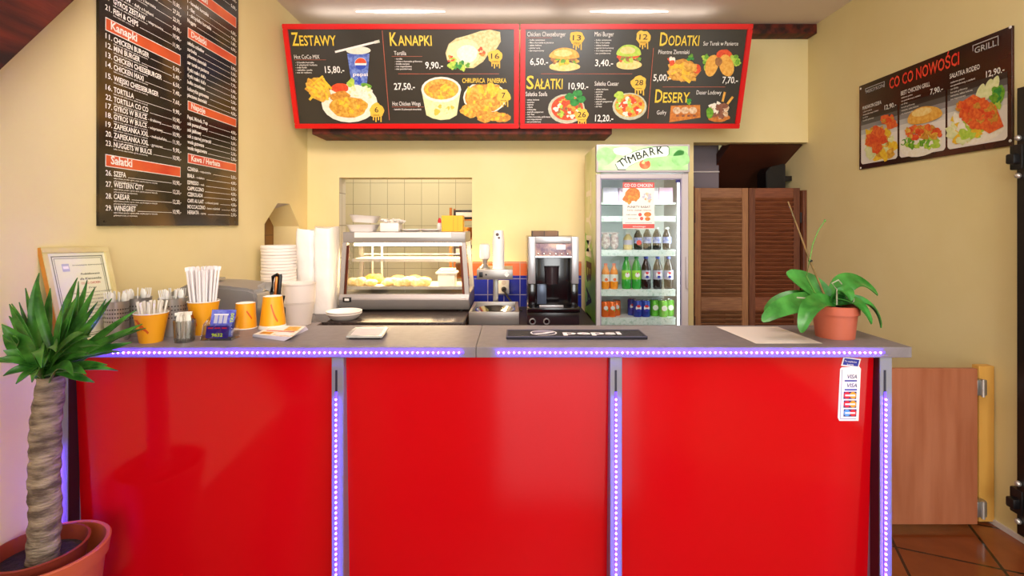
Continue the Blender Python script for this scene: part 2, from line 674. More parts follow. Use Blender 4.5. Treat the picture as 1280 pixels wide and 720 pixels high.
# glowing lens shapes standing in for light pools on the ceiling behind the sign
mat('pool_glow', '#FFFFFF', 0.4, emit=5, ecol=(1.0, 0.95, 0.88))
for k, (x0, x1, lb) in enumerate(((445, 556, 'thin glowing shape for a ceiling light pool above the sandwiches half of the sign'), (738, 835, 'thin glowing shape for a ceiling light pool above the salads half of the sign'))):
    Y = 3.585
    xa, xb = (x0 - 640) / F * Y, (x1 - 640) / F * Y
    t = thing('ceiling_light_pool', lb, 'lamp', ((xa + xb) / 2, Y, HC), group='ceiling light pools')
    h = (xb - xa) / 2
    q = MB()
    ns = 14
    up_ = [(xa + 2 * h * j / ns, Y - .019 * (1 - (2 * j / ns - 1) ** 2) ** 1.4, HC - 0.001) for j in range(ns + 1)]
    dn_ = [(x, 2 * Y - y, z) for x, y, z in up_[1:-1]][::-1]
    q.prism(up_ + dn_, (0, 0, -0.004), 'pool_glow')
    q.build('glow_lens', t)
# beams
b = MB()
d = Vector((0, 0.253, 0.315)).normalized()
up = Vector((0, -d.z, d.y))
p0, p1 = Vector((-1.45, 1.45, 1.838)) - d * 2.32, Vector((-1.45, 1.45, 1.838)) + d * 0.68
b.prism([p0, p1, p1 + up * 0.26, p0 + up * 0.26], (-0.114, 0, 0), 'dark_wood', 0.006)
b.solo('timber_brace', 'dark stained diagonal timber crossing the upper left corner', 'beam', (-1.5, 0.02, 0.02))
b = MB()
b.box((390 - 640) / F * 3.64, (765 - 640) / F * 3.64, 3.64, 3.918, 2.048, 2.10, 'dark_wood', 0.004)
b.solo('wooden_rail', 'dark wooden rail under the red framed menu sign', 'beam', (-0.35, 3.9, 2.048))
b = MB()
b.box(0.9, XR - 0.002, 3.80, 3.918, 2.825, 2.897, 'dark_wood', 0.004)
b.solo('ceiling_beam', 'short dark beam under the ceiling beside the menu sign', 'beam', (1.6, 3.9, 2.825))

# ---------------------------------------------------------------- bar counter
YC, YBK, ZT, TH = 1.75, 2.13, 0.987, 0.036
XE = 1.367
bar = thing('bar_counter', 'long red panelled bar counter with grey posts', 'counter', (-0.1, 1.95, 0))
posts = [(-1.562, -1.522, -1.5535), (-0.618, -0.577, -0.6015), (0.336, 0.377, 0.3555), (1.2605, 1.302, 1.277)]
panel_runs = [(-1.522, -0.618), (-0.577, 0.336), (0.377, 1.2605)]
for x0, x1 in panel_runs:
    q = MB()
    q.prism([(x0, 1.782, 0.951), (x0, 1.818, 0.12), (x0, 1.832, 0.12), (x0, 1.796, 0.951)], (x1 - x0, 0, 0), 'red_panel')
    q.build('panel', bar)
    q = MB()
    q.box(x0, x1, 1.84, 1.86, 0.0, 0.12, 'slot_dark')
    q.build('plinth', bar)


def led_strip(name, a, b_, nrm, parent, pitch=0.0176, fade=0):
    """tape of small light diodes from a to b_ standing proud along nrm"""
    a, b_, nrm = Vector(a), Vector(b_), Vector(nrm)
    d = (b_ - a)
    Lh = d.length
    d.normalize()
    s = d.cross(nrm)
    q = MB()
    w = 0.0042
    hs = [(-w, 0), (-w, .001), (-w * .6, .0018), (w * .6, .0018), (w, .001), (w, 0)]
    q.prism([a + s * x + nrm * h for x, h in hs], b_ - a, 'led_base')
    for k in range(int(Lh / pitch)):
        c = a + d * (pitch * (k + .5)) + nrm * 0.0024
        M = Matrix((( *s, 0), (*d, 0), (*nrm, 0), (0, 0, 0, 1))).transposed().to_4x4()
        M.translation = c
        q.lathe([(0.0014, -.001), (0.0028, 0.001), (0.0030, 0.0028), (0.0020, 0.0046), (0, 0.0054)], 'led', n=8, M=M)
    return q.build(name, parent)


for i, (x0, x1, lx) in enumerate(posts):
    q = MB()
    q.box(x0, x1, YC + 0.004, YBK - 0.03, 0.0, 0.951, 'post_grey', 0.001, 1)
    po = q.build('post', bar)
    if i in (0, 3):
        q = MB()
        xi = x1 if i == 0 else x0 - .002
        q.box(xi, xi + .002, YC + 0.006, 1.80, 0.0, 0.951, 'post_inner')
        q.build('inner_lining', po)
    zt = CH - (463 - HZ) / F * YC
    zl = CH - ((490 if i else 560) - HZ) / F * YC
    q = MB()
    q.box(lx - 0.0035, lx + 0.0035, YC + 0.0025, YC + 0.006, 0.06, zt, 'slot_dark')
    q.build('slot', po)
    led_strip('led_strip', (lx, YC + 0.0025, 0.06), (lx, YC + 0.0025, zl), (0, -1, 0), po)
q = MB()
q.box(-1.522, 1.2605, 1.87, YBK - 0.05, 0.30, 0.32, 'cabinet_board')
q.build('shelf', bar)

XS = (595 - 640) / F * YC
zl = CH - (440.5 - HZ) / F * YC
for nm, x0, x1, l0, l1, lb in (('worktop', XL + 0.002, XS - 0.0008, 120, 580, 'grey worktop section lit by violet strip under the cups'),
                               ('worktop', XS + 0.0008, XE, 620, 1106, 'grey worktop section lit by violet strip under the orchid and bar mat')):
    t = thing(nm, lb, 'worktop', ((x0 + x1) / 2, 1.94, ZT - TH), group='bar worktop sections')
    q = MB()
    q.box(x0, x1, YC, YBK, ZT - TH, ZT, 'worktop_grey', 0.0012, 1)
    q.build('slab', t)
    led_strip('led_strip', ((l0 - 640) / F * YC, YC - 0.0003, zl), ((l1 - 640) / F * YC, YC - 0.0003, zl), (0, -1, 0), t)

# card sticker on the right panel
spl = Plane((0.377, 1.7815, 0.951), (1, 0, 0), (0, -0.0360, 0.831))
for m_, c_ in (('ink_white', '#F4EEF0'), ('ink_blue', '#1E2C9C'), ('ink_navy', '#23206A'), ('ink_red', '#D8202C'), ('ink_yellow', '#F0A41E'), ('ink_sky', '#5AA0E0'), ('ink_grey', '#8C86A0'), ('ink_black', '#15110F')):
    mat(m_, c_, 0.5)
st = thing('card_sticker', 'white payment card sticker with blue tab on the red panel', 'sticker', spl.at(*spl.hit(1062, 525), 0.0004))
q = Print(spl, 0.0006)
q.poly([(1052, 459), (1074, 458), (1076, 461), (1073, 526), (1049, 526), (1047, 522), (1050, 461)], 'ink_white', 0)
for dx, y0, y1 in ((0, 461, 524),):
    q.line(1052.5, 462, 1050, 523, 0.7, 'ink_grey', 1)
    q.line(1050, 523.5, 1070, 523.5, 0.7, 'ink_grey', 1)
for yy, c in ((476, 'ink_blue'), (487.2, 'ink_blue')):
    q.poly([(1055.5, yy - 1), (1071, yy - 1), (1071, yy + .8), (1055.5, yy + .8)], c, 1)
q.text('VISA', 1058, 473, 1071, 5, 'ink_navy', bold=0.01, shear=0.2)
q.text('VISA', 1057.5, 484, 1071, 5, 'ink_navy', bold=0.01, shear=0.2)
for yy, c1, c2, bg in ((494, 'ink_red', 'ink_yellow', 'ink_navy'), (505, 'ink_red', 'ink_yellow', 'ink_navy'), (516, 'ink_sky', 'ink_red', 'ink_navy')):
    q.poly([(1054.6, yy - 4.6), (1070.5, yy - 4.6), (1070, yy + 4.6), (1054, yy + 4.6)], bg, 1)
    q.blob(1058.5, yy, 4.2, 4.2, c1, 2)
    q.blob(1066, yy, 4.2, 4.2, c2, 3)
    q.poly([(1056, yy - 1), (1068.5, yy - 1), (1068.5, yy + 1), (1056, yy + 1)], 'ink_white', 5)
q.build('decal', st)
q = Print(spl, 0.0012)
q.poly([(1054, 446), (1076, 448.5), (1073, 459.5), (1051, 457)], 'ink_white', 0)
q.poly([(1055.5, 447.5), (1074, 449.8), (1072, 458), (1053, 455.6)], 'ink_blue', 1)
a0 = spl.hit(1055.4, 452)
q.text_uv('Tu zapłacisz', *a0, 0.0058, 'ink_white', 0.042, 2, 0.01, rot=-0.1)
a0 = spl.hit(1058.4, 456)
q.text_uv('kartą', *a0, 0.0056, 'ink_white', 0.022, 2, 0.01, rot=-0.1)
q.build('tab', st)

# half-height flap gate and jamb by the right wall
t = thing('flap_gate', 'half-height wooden gate between bar and right wall', 'gate', (1.8, 2.35, 0.03))
q = MB()
q.box(1.44, 2.137, 2.35, 2.372, 0.03, 0.744, 'flap_wood', 0.001, 1)
q.build('leaf', t)
q = MB()
q.box(2.19, 2.262, 2.40, 2.44, 0.012, 0.742, 'post_wood', 0.002, 1)
q.build('jamb', t)
for z in (0.655, 0.095):
    q = MB()
    q.box(2.137, 2.185, 2.352, 2.378, z - 0.036, z + 0.036, 'steel_satin', 0.004)
    q.box(2.17, 2.20, 2.372, 2.40, z - 0.03, z + 0.03, 'steel_satin', 0.003)
    q.lathe([(0, -0.04), (0.007, -0.04), (0.007, 0.04), (0, 0.04)], 'steel', (2.163, 2.350, z), 10)
    q.build('hinge', t)

# black door folded against the right wall at the frame edge
t = thing('door_1', 'black door edge with brackets at the right wall', 'door', (2.23, 1.8, 0.06), kind='structure')
q = MB()
q.box(2.200, 2.26, 1.35, 2.232, 0.06, 2.0, 'black_metal', 0.003)
q.build('leaf', t)
for z, dy in ((1.70, 0.0), (0.20, 0.0)):
    q = MB()
    q.box(2.196, 2.256, 2.205, 2.262, z - 0.055, z + 0.055, 'black_plastic', 0.006)
    q.box(2.17, 2.235, 2.215, 2.255, z - 0.03, z + 0.015, 'black_plastic', 0.008)
    q.build('bracket', t)
    for s in (-1, 1):
        q = MB()
        q.ball((2.196, 2.222, z + s * 0.082), 0.013, 'steel', 2)
        q.build('bolt', t)
# ---------------------------------------------------------------- printed signs
mat('sign_black', '#33302A', 0.25, col2='#3B382F', scale=2)
mat('frame_red', '#D40A0C', 0.3)
for nm, c1, c2 in (('p_gold', '#F2D84A', '#E9C22E'), ('p_white', '#F2F0E8', '#F2F0E8'), ('p_line', '#A8553C', '#B8644A'), ('p_fry', '#F4D23C', '#E8B41E'),
                   ('p_crust', '#EDBE4E', '#C98A1E'), ('p_crust2', '#DFA23A', '#B87420'), ('p_plate', '#EEF0DC', '#E6E8D2'), ('p_salad', '#E8EBB8', '#D6DE9A'), ('p_leaf', '#7CB82E', '#4E8E1E'),
                   ('p_lime', '#C2DC54', '#9CC83A'), ('p_tom', '#E85A26', '#D23A18'), ('p_cup', '#3E56B0', '#7A96D8'), ('p_lid', '#D6DEC6', '#E4E8D8'), ('p_badge', '#F2C848', '#EFBC3A'),
                   ('p_bun', '#F0BE58', '#DE9A30'), ('p_bunlight', '#F6DE98', '#EFCB70'), ('p_meat', '#8A5A30', '#A8743E'), ('p_tort', '#E9DFA6', '#CDBB78'), ('p_bowl', '#C9CDB4', '#B4BA9E'),
                   ('p_herb', '#2E9A3C', '#1E7A2E'), ('p_waffle', '#D88A34', '#B8641E'), ('p_ice', '#E9D8BA', '#C69A6A'), ('p_rib', '#D8481E', '#F07A30'), ('p_cream', '#F6F2E4', '#EDE6CE'), ('p_choc', '#7A4A34', '#96624A')):
    mat(nm, c1, 0.45, col2=c2, scale=55)
mat('p_ink', '#2A1E0A', 0.5)
mat('p_red', '#D8181C', 0.5)
mat('p_blue', '#2446B4', 0.5)

YB_, ZB_, YT_, ZT_ = 3.60, 2.082, 3.39, 2.735
v = Vector((0, YT_ - YB_, ZT_ - ZB_))
spl = Plane((0, YB_, ZB_), (1, 0, 0), v)
SH = v.length


def sign_unit(x0, x1, label):
    """x0, x1: plane coordinates of the outer frame"""
    t = thing('menu_sign', label, 'sign', spl.at((x0 + x1) / 2, 0), group='red framed menu signs above the bar')
    bw = 0.034
    q = MB()
    for a0, a1, b0, b1 in ((x0, x1, 0, bw), (x0, x1, SH - bw, SH), (x0, x0 + bw, bw, SH - bw), (x1 - bw, x1, bw, SH - bw)):
        q.prism([spl.at(a0, b0, 0.012), spl.at(a1, b0, 0.012), spl.at(a1, b1, 0.012), spl.at(a0, b1, 0.012)], spl.n * -0.06, 'frame_red', 0.004)
    q.build('frame', t)
    q = MB()
    q.prism([spl.at(x0 + .02, .02, 0), spl.at(x1 - .02, .02, 0), spl.at(x1 - .02, SH - .02, 0), spl.at(x0 + .02, SH - .02, 0)], spl.n * -0.03, 'sign_black')
    q.build('panel', t)
    return t


def bullets(q, x, y, dy, items, x1s, cap=2.1):
    for k, s in enumerate(items):
        q.text('- ' + s, x + k * .5 * 0, y + k * dy, x1s[k] if isinstance(x1s, (list, tuple)) else x1s, cap, 'p_white', 2, 0.008)


def badge(q, x, y, r, num, cap=7):
    q.blob(x, y, r, r, 'p_badge', 5, 0.14, int(x), 24)
    for k, dx in enumerate((-.45, -.1, .25, .6)):
        q.line(x + dx * r, y + r * .5, x + dx * r, y + r * (1.35 + .25 * (k % 2)), r * .16, 'p_badge', 5)
    w = 2.4 if len(num) == 1 else 5.2
    q.text(num, x - w, y + cap * .35, x + w, cap, 'p_ink', 7, 0.01)
    q.text('sztuk' if len(num) == 1 else 'menu', x - 3.5, y + r * .72, x + 3.5, 1.6, 'p_ink', 7, 0.01)


def price(q, s, x0, y, x1, cap=8.5):
    q.text(s, x0, y, x1, cap, 'p_white', 3, 0.012)


def heading(q, first, rest, x0, xm, x1, y, c1=17, c2=13):
    q.text(first, x0, y, xm - .8, c1, 'p_gold', 3, 0.014)
    q.text(rest, xm, y, x1, c2, 'p_gold', 3, 0.014)


xl, xm, xr = -1.522, spl.hit(649.5, 100)[0], 1.596
t = sign_unit(xl, xm - .004, 'red framed menu sign headed Zestawy and Kanapki')
q = Print(spl, 0.0060)
heading(q, 'Z', 'ESTAWY', 366, 375.5, 421, 57)
q.text('Hot CoCo MIX', 368.5, 73.5, 400, 5.2, 'p_white')
q.line(368, 74.8, 408, 74.8, .5, 'p_line')
bullets(q, 370, 79, 3.15, ['2 kawałki kurczaka', '3 plasterki kotleta', 'małe frytki', 'sałatka szefa', 'sos do wyboru'], [393, 397, 384, 391, 390])
price(q, '15,80.-', 407, 91, 431)
q.line(478, 38, 487, 150, .8, 'p_line')
heading(q, 'K', 'ANAPKI', 488, 498, 540, 57)
q.text('Tortilla', 493, 69, 508, 5.4, 'p_white')
q.line(490, 70.5, 528, 70.5, .5, 'p_line')
bullets(q, 494, 74.5, 3.15, ['tortilla', 'mięso z kurczaka grillowane', 'świeże warzywa', 'sos majonezowy', 'sos pomidorowy'], [503, 528, 512, 515, 515])
price(q, '9,90.-', 532, 85.5, 554)
q.line(498, 92.3, 624, 92.3, .7, 'p_line')
price(q, '27,50.-', 493, 112, 519)
q.text('Hot Chicken Wings', 491, 132, 526, 5.4, 'p_white')
q.line(490, 133.6, 530, 133.6, .5, 'p_line')
bullets(q, 492, 137.5, 3, ['kubełek 20 pikantnych skrzydełek'], 527)
q.text('CHRUPIĄCA  PANIERKA', 578, 103.5, 633, 6, 'p_gold', 3, 0.012)
q.build('lettering', t)
q = Print(spl, 0.0012)
q.poly([(434, 67), (462, 67), (458.5, 108), (440, 108)], 'p_cup', 1)
q.blob(448, 63, 15.5, 5, 'p_lid', 2)
q.line(419, 65, 474, 51.5, 2.6, 'p_white', 3)
q.line(468, 53, 474.5, 51.4, 3.6, 'p_lid', 3)
q.blob(451, 79, 7.4, 7, 'p_white', 2)
q.blob(451, 79, 7, 6.6, 'p_tom', 3, a0=PI, a1=2 * PI)
q.blob(451, 81.5, 6.6, 5.4, 'p_blue', 3, a0=0, a1=PI)
q.text('pepsi', 441.5, 95, 460, 4.6, 'p_white', 4, 0.015)
q.scatter(449, 101, 6, 4, ['p_cup', 'p_blue'], 8, 2, 2, 5)
q.blob(437, 129, 35, 24, 'p_plate', 2)
q.blob(437, 130, 31, 20.5, 'p_cream', 2.5)
q.poly([(382, 104), (392, 97), (404, 97), (411, 108), (414, 120), (404, 128), (390, 122), (384, 112)], 'p_crust', 3)
rnd = random.Random(4)
for k in range(26):
    x, y, a = rnd.uniform(386, 410), rnd.uniform(102, 122), rnd.uniform(.3, 1.6)
    q.line(x - 7 * math.cos(a), y - 7 * math.sin(a), x + 7 * math.cos(a), y + 7 * math.sin(a), 2.6, ('p_fry', 'p_crust', 'p_gold')[k % 3], 3.5 + k * .08)
q.line(389, 107, 404, 95, 2.6, 'p_fry', 6)
q.line(387, 125, 392, 119, 3, 'p_fry', 6)
q.blob(425, 110, 11, 6, 'p_tom', 4, .06, 2)
q.scatter(451, 116, 14, 9, ['p_salad', 'p_cream', 'p_plate'], 50, 2.2, 4, 8)
q.poly([(433, 104), (440, 97), (443, 100), (443, 109), (436, 109)], 'p_lime', 5)
q.blob(458, 107.5, 7, 3.4, 'p_leaf', 5, .1, 3, rot=.3)
q.blob(426, 121, 13, 7, 'p_crust2', 5, .15, 4)
q.blob(436, 134, 24, 13, 'p_crust', 6, .08, 5)
q.scatter(436, 134, 18, 9, ['p_crust', 'p_fry', 'p_crust2'], 26, 3, 6.5, 3)
badge(q, 471, 138, 9, '6')
q.poly([(557, 66), (561, 55), (570, 48), (585, 44), (600, 39), (612, 37), (625, 40), (626, 52), (620, 62), (610, 68), (604, 77), (592, 85), (578, 85), (566, 80), (559, 75)], 'p_tort', 2)
q.blob(580, 66, 21, 17, 'p_salad', 3, .06, 2)
q.poly([(585, 46), (610, 39), (624, 42), (622, 55), (610, 66), (604, 60), (596, 50)], 'p_tort', 4)
q.blob(584, 67, 13, 11, 'p_cream', 5, .05, 3)
q.scatter(566, 74, 6, 5, ['p_tom', 'p_crust', 'p_lime'], 10, 2, 5, 7)
q.scatter(602, 66, 4, 8, ['p_crust2', 'p_tom'], 8, 2, 4.8, 9)
q.scatter(573, 82, 12, 4, ['p_leaf', 'p_herb', 'p_lime'], 18, 3, 6, 10)
badge(q, 619, 71, 9, '16')
q.poly([(527, 113), (576, 113), (571, 144), (562, 149), (551, 150), (541, 148), (533, 144)], 'p_salad', 2)
q.scatter(551, 135, 15, 9, ['p_salad', 'p_badge'], 10, 3.4, 2.6, 12)
q.blob(551.5, 112, 25, 16, 'p_cream', 3)
q.blob(551.5, 111.5, 22, 13, 'p_crust', 4)
q.scatter(551.5, 112, 18, 9, ['p_crust', 'p_fry', 'p_crust2'], 40, 4, 4.5, 13)
q.blob(606, 122, 27, 20, 'p_plate', 2)
q.blob(606, 122, 25, 18.5, 'p_crust2', 2.5)
q.poly([(578, 100), (634, 100), (634, 105.5), (578, 105.5)], 'sign_black', 3)
q.scatter(606, 120, 21, 13, ['p_crust', 'p_fry', 'p_crust2'], 30, 5, 3.5, 15)
for k, (x, y, rx, ry) in enumerate(((588, 138, 12, 9), (606, 145, 11, 8), (610, 132, 13, 8), (628, 147, 10, 6), (618, 145, 10, 6))):
    q.blob(x, y, rx, ry, ('p_crust', 'p_crust2')[k % 2], 7 + k * .4, .16, k)
    q.scatter(x, y, rx * .7, ry * .7, ['p_crust2', 'p_crust', 'p_fry'], 10, 2.2, 7.2 + k * .4, 20 + k)
badge(q, 629.5, 120, 8.5, '7')
q.build('food_print', t)

t = sign_unit(xm + .004, xr, 'red framed menu sign headed Sałatki, Dodatki and Desery')
q = Print(spl, 0.0060)
q.text('Chicken Cheeseburger', 659, 45.5, 707, 6, 'p_white')
q.line(658, 47.2, 690, 47.2, .5, 'p_line')
bullets(q, 660.5, 51, 3.3, ['bułka sezamowa', 'filet z kurczaka w panierce', 'sałata lodowa', 'plaster sera', 'sos majonezowy'], [681, 692, 677, 675, 680])
price(q, '6,50.-', 662.5, 81, 685)
q.text('Mini Burger', 743, 45.5, 767, 6, 'p_white')
bullets(q, 743, 51, 3.3, ['bułka sezamowa', 'filet z kurczaka', 'sałata lodowa', 'ogórek konserwowy', 'sos majonezowy', 'sos pomidorowy'], [764, 762, 761, 767, 764, 763])
price(q, '3,40.-', 743.5, 82.5, 766)
q.line(676, 92.3, 790, 92.3, .7, 'p_line')
heading(q, 'S', 'AŁATKI', 658, 668, 703, 111, 17, 13)
price(q, '10,90.-', 710.5, 111.5, 735)
q.text('Sałatka Szefa', 657, 120, 684, 5.6, 'p_white')
bullets(q, 657.5, 125.5, 3.05, ['sałata lodowa', 'pomidor', 'ogórek', 'cebula', 'kukurydza', 'papryka pepperoni', 'ser feta', 'mięso kurczaka grillowane', 'sos majonezowy', 'sos pomidorowy'], [674, 668, 667, 666, 670, 679, 668, 688, 677, 676], 2)
q.text('Sałatka Caesar', 743, 107, 773, 5.6, 'p_white')
bullets(q, 743, 112.5, 3.05, ['sałata lodowa', 'pomidor', 'ogórek', 'cebula', 'kukurydza', 'papryka pepperoni', 'oliwki', 'ser feta'], [760, 754, 753, 752, 757, 765, 752, 752], 2)
price(q, '12,20.-', 743.5, 151.5, 766)
q.line(816.5, 60, 809.5, 148, .8, 'p_line')
heading(q, 'D', 'ODATKI', 824, 834.5, 873, 57)
q.text('Pikantne Ziemniaki', 822.5, 67.5, 861, 5.4, 'p_white')
q.text('Ser Turek w Panierce', 878.5, 57, 922, 5.4, 'p_white')
price(q, '5,00.-', 816, 101, 838)
price(q, '7,70.-', 902, 104, 921.5)
q.line(828, 108.6, 906, 108.6, .7, 'p_line')
heading(q, 'D', 'ESERY', 818, 828, 861, 128)
q.text('Gofry', 820.5, 143, 832.5, 5.4, 'p_white')
q.text('Deser Lodowy', 870, 118, 901, 5.4, 'p_white')
q.build('lettering', t)
q = Print(spl, 0.0012)


def burger(x, y, rx, ry, green=False):
    q.blob(x, y + ry * .62, rx, ry * .38, 'p_bunlight', 3, .03, 1)
    q.scatter(x, y + ry * .1, rx * .9, ry * .25, ['p_meat', 'p_leaf', 'p_fry', 'p_crust'] if not green else ['p_tom', 'p_meat', 'p_lime', 'p_leaf'], 26, 3, 4, 3)
    q.blob(x, y - ry * .2, rx * .97, ry * .75, 'p_bun' if not green else 'p_lime', 7, .02, 2, a0=PI, a1=2 * PI)
    q.blob(x, y - ry * .2, rx * .97, ry * .18, 'p_bun' if not green else 'p_lime', 7, 0, 2, a0=0, a1=PI)
    q.blob(x - rx * .1, y - ry * .5, rx * .6, ry * .28, 'p_bunlight', 8)


burger(705.5, 74, 19.5, 15)
burger(786, 71, 16, 16, True)
badge(q, 721, 48, 9, '13')
badge(q, 804, 47, 9, '12')
q.blob(708, 136, 23, 18.5, 'p_bowl', 2)
q.blob(709, 135, 20, 15.5, 'p_tom', 3)
q.scatter(709, 135, 17, 12, ['p_tom', 'p_meat', 'p_lime', 'p_cream', 'p_tom', 'p_crust'], 60, 2.6, 4, 31)
for x, y in ((722, 117), (726, 124), (712, 121), (718, 128)):
    q.blob(x, y, 6, 4.6, 'p_herb', 9, .12, x)
badge(q, 727, 144, 8.5, '26')
q.blob(787, 133, 21.5, 17, 'p_bowl', 2)
q.blob(787, 132, 19, 14.5, 'p_crust', 3)
q.scatter(787, 132, 16, 11, ['p_tom', 'p_cream', 'p_tom', 'p_cream', 'p_lime', 'p_crust'], 54, 3, 4, 35)
q.blob(774, 119, 6, 5, 'p_lime', 8, .15, 3)
badge(q, 798.5, 104, 9.5, '28')
q.blob(854, 88, 20, 14, 'p_crust2', 2, .12, 3)
rnd = random.Random(7)
for k in range(34):
    x, y, a = 854 + rnd.uniform(-16, 16), 89 + rnd.uniform(-9, 11), rnd.uniform(-.6, .9)
    q.line(x - 5 * math.cos(a), y - 5 * math.sin(a), x + 5 * math.cos(a), y + 5 * math.sin(a), 4, ('p_fry', 'p_crust', 'p_bun')[k % 3], 3 + k * .08)
q.scatter(840, 77, 5, 4, ['p_tom', 'p_cream'], 8, 2.6, 6, 3)
q.blob(871, 86, 5, 6, 'p_tom', 3)
q.scatter(862, 72, 5, 3, ['p_leaf', 'p_herb'], 6, 2, 6, 4)
q.scatter(883, 77, 4, 8, ['p_lime', 'p_leaf'], 14, 3, 2, 5)
q.scatter(918, 76, 6, 5, ['p_lime', 'p_leaf'], 14, 3, 2, 6)
q.blob(905, 68, 10, 6, 'p_tom', 2, .1, 2)
q.blob(889.5, 82, 8, 14, 'p_bun', 4, .03, 1, rot=.28)
q.blob(908, 82, 9, 14, 'p_bun', 4, .03, 1, rot=-.25)
q.blob(898, 77, 4.5, 5.5, 'p_meat', 6, .1, 2)
q.poly([(838.5, 132), (875, 131), (875.5, 147), (836.5, 153)], 'p_waffle', 2)
for x in (846, 856, 866):
    q.blob(x, 138, 5, 4.4, 'p_ice', 4)
for k in range(4):
    q.poly([(845 + 7 * k, 143.5), (848.5 + 7 * k, 143.3), (848.5 + 7 * k, 145.6), (845 + 7 * k, 146)], 'p_choc', 4)
q.scatter(861, 127, 3, 3, ['p_leaf', 'p_herb'], 6, 2, 4, 3)
q.blob(898, 147, 14, 5.5, 'p_waffle', 2, .1, 2)
q.line(903, 127, 906, 115, 2.8, 'p_bun', 2)
q.line(909, 130, 916, 121, 2.8, 'p_bun', 2)
q.scatter(898, 137, 11, 10, ['p_ice', 'p_choc', 'p_cream', 'p_choc'], 40, 3, 3, 8)
q.blob(887, 141, 4.5, 7, 'p_leaf', 8, .1, 2)
q.build('food_print', t)

# ---------------------------------------------------------------- long menu board on the left wall
lpl = Plane((XL + 0.012, 0, 0), (0, 1, 0), (0, 0, 1))
mat('board_print', '#150D0A', 0.22, col2='#6A4E22', scale=3.2, lo=0.48, hi=0.74, detail=1)
mat('board_edge', '#3A3634', 0.5)
mat('bar_red', '#C83A1E', 0.35, col2='#E06A34', scale=4)
mat('bar_orange', '#D85A26', 0.35, col2='#B84A22', scale=4)
t = thing('menu_board', 'tall dark printed menu board on the left wall', 'sign', (XL, 2.4, 1.40))
y0, y1 = lpl.hit(124, 100)[0], lpl.hit(298, 100)[0]
zb = CH - 0.004
zt = 2.78
q = MB()
q.box(XL + 0.001, XL + 0.012, y0, y1, zb, zt, 'board_print')
q.build('panel', t)
q = Print(lpl, 0.0008, 0.0004)


def Z(px, py):
    return lpl.hit(px, py)[1]


def Yl(px):
    return lpl.hit(px, 281)[0]


def row(xc, py, num, name, sub=None, price_=None, xe=226.0, w=None, cap=0.021, small=None):
    z = Z(xc, py)
    u = Yl(xc)
    if num:
        q.text_uv(num, u, z, cap, 'p_white', 0.032 if len(num) > 2 else None, 2, 0.012)
        u += 0.040
    vs, _ = text_mesh(name, 0.014)
    wd = (max(p[0] for p in vs) - min(p[0] for p in vs)) * cap / .72 * 0.80
    q.text_uv(name, u, z, cap, 'p_white', wd, 2, 0.022)
    ue = u + wd
    if small:
        q.text_uv('- ' + small, ue + .008, z, cap * .62, 'p_white', None, 2, 0.008)
        ue += .008 + .0072 * (len(small) + 2)
    if sub:
        for k, s in enumerate(sub):
            q.text_uv(s, u, z - .0105 * (k + 1), .0062, 'p_white', None, 2, 0.004)
    if price_:
        pe = Yl(xe)
        q.text_uv(price_, pe - .058, z - .004, cap * .92, 'p_white', .058, 2, 0.012)
        if pe - .068 > ue + .01:
            q.poly_uv([(ue + .01, z), (pe - .066, z), (pe - .066, z + .0016), (ue + .01, z + .0016)], 'p_white', 2)


def bar_(xa, xb, py0, py1, s, m, cap=0.032):
    za, zc = Z(xa, py0), Z(xa, py1)
    ua, ub = Yl(xa), Yl(xb)
    q.poly_uv([(ua, zc), (ub, zc), (ub, za), (ua, za)], 'p_white', 0)
    e = .003
    q.poly_uv([(ua + e, zc + e), (ub - e, zc + e), (ub - e, za - e), (ua + e, za - e)], m, 1)
    vs, _ = text_mesh(s, 0.025)
    q.text_uv(s, ua + .025, zc + (za - zc) * .27, cap, 'p_white', None, 3, 0.025)


subs = ['bułka, kurczak, sałata lodowa, ogórek, sos czosnkowy']
for py, nm_, nme, sm, pr in ((-27, '5.', 'ZESTAW', 'mięso z kurczaka', '22,90,-'), (-14, '6.', 'ZESTAW', 'duży z frytkami', '20,90,-'), (-1.5, '7.', 'GYROS ZESTAW', 'wieprzowina', '19,90,-'), (0, None, '', None, None)):
    if nme:
        row(131, py, nm_, nme, subs, pr, small=sm)
row(131, -39, '4.', 'ZESTAW', subs, '27,50,-', small='kubełek skrzydełek')
row(131, -51, '3.', 'ZESTAW', subs, '15,80,-', small='nuggets')
row(131, 11.5, '21.', 'FISH & CHIPS', ['filet z ryby, frytki, surówka, sos'], '11,90,-')
bar_(131.5, 225.5, 21, 37.5, 'Kanapki', 'bar_orange')
for py, nm_, nme, sm, pr in ((47.5, '11.', 'CHICKEN BURGER', None, '5,90,-'), (59, '12.', 'MINI BURGER', None, '3,40,-'), (71, '13.', 'CHICKEN CHEESEBURGER', None, '6,50,-'), (83, '14.', 'CHICKEN MAXI', None, '7,40,-'),
                            (97, '15.', 'WIEJSKI CHEESEBURGER', None, '7,60,-'), (111.5, '16.', 'TORTILLA', None, '9,90,-'), (124, '22.', 'TORTILLA CO CO', None, '10,90,-'), (135, '17.', 'GYROS W BULCE', 'drobiowy', '10,90,-'),
                            (146.3, '18.', 'GYROS W BULCE', 'wieprzowy', '10,90,-'), (158, '19.', 'ZAPIEKANKA XXL', 'meksykańska', '11,90,-'), (170, '20.', 'ZAPIEKANKA XXL', 'gyrosowa', '9,90,-'), (181.7, '23.', 'NUGGETS W BULCE', None, '10,90,-')):
    row(131.5, py, nm_, nme, subs, pr, small=sm)
bar_(131.5, 225.5, 192.5, 208, 'Sałatki', 'bar_red')
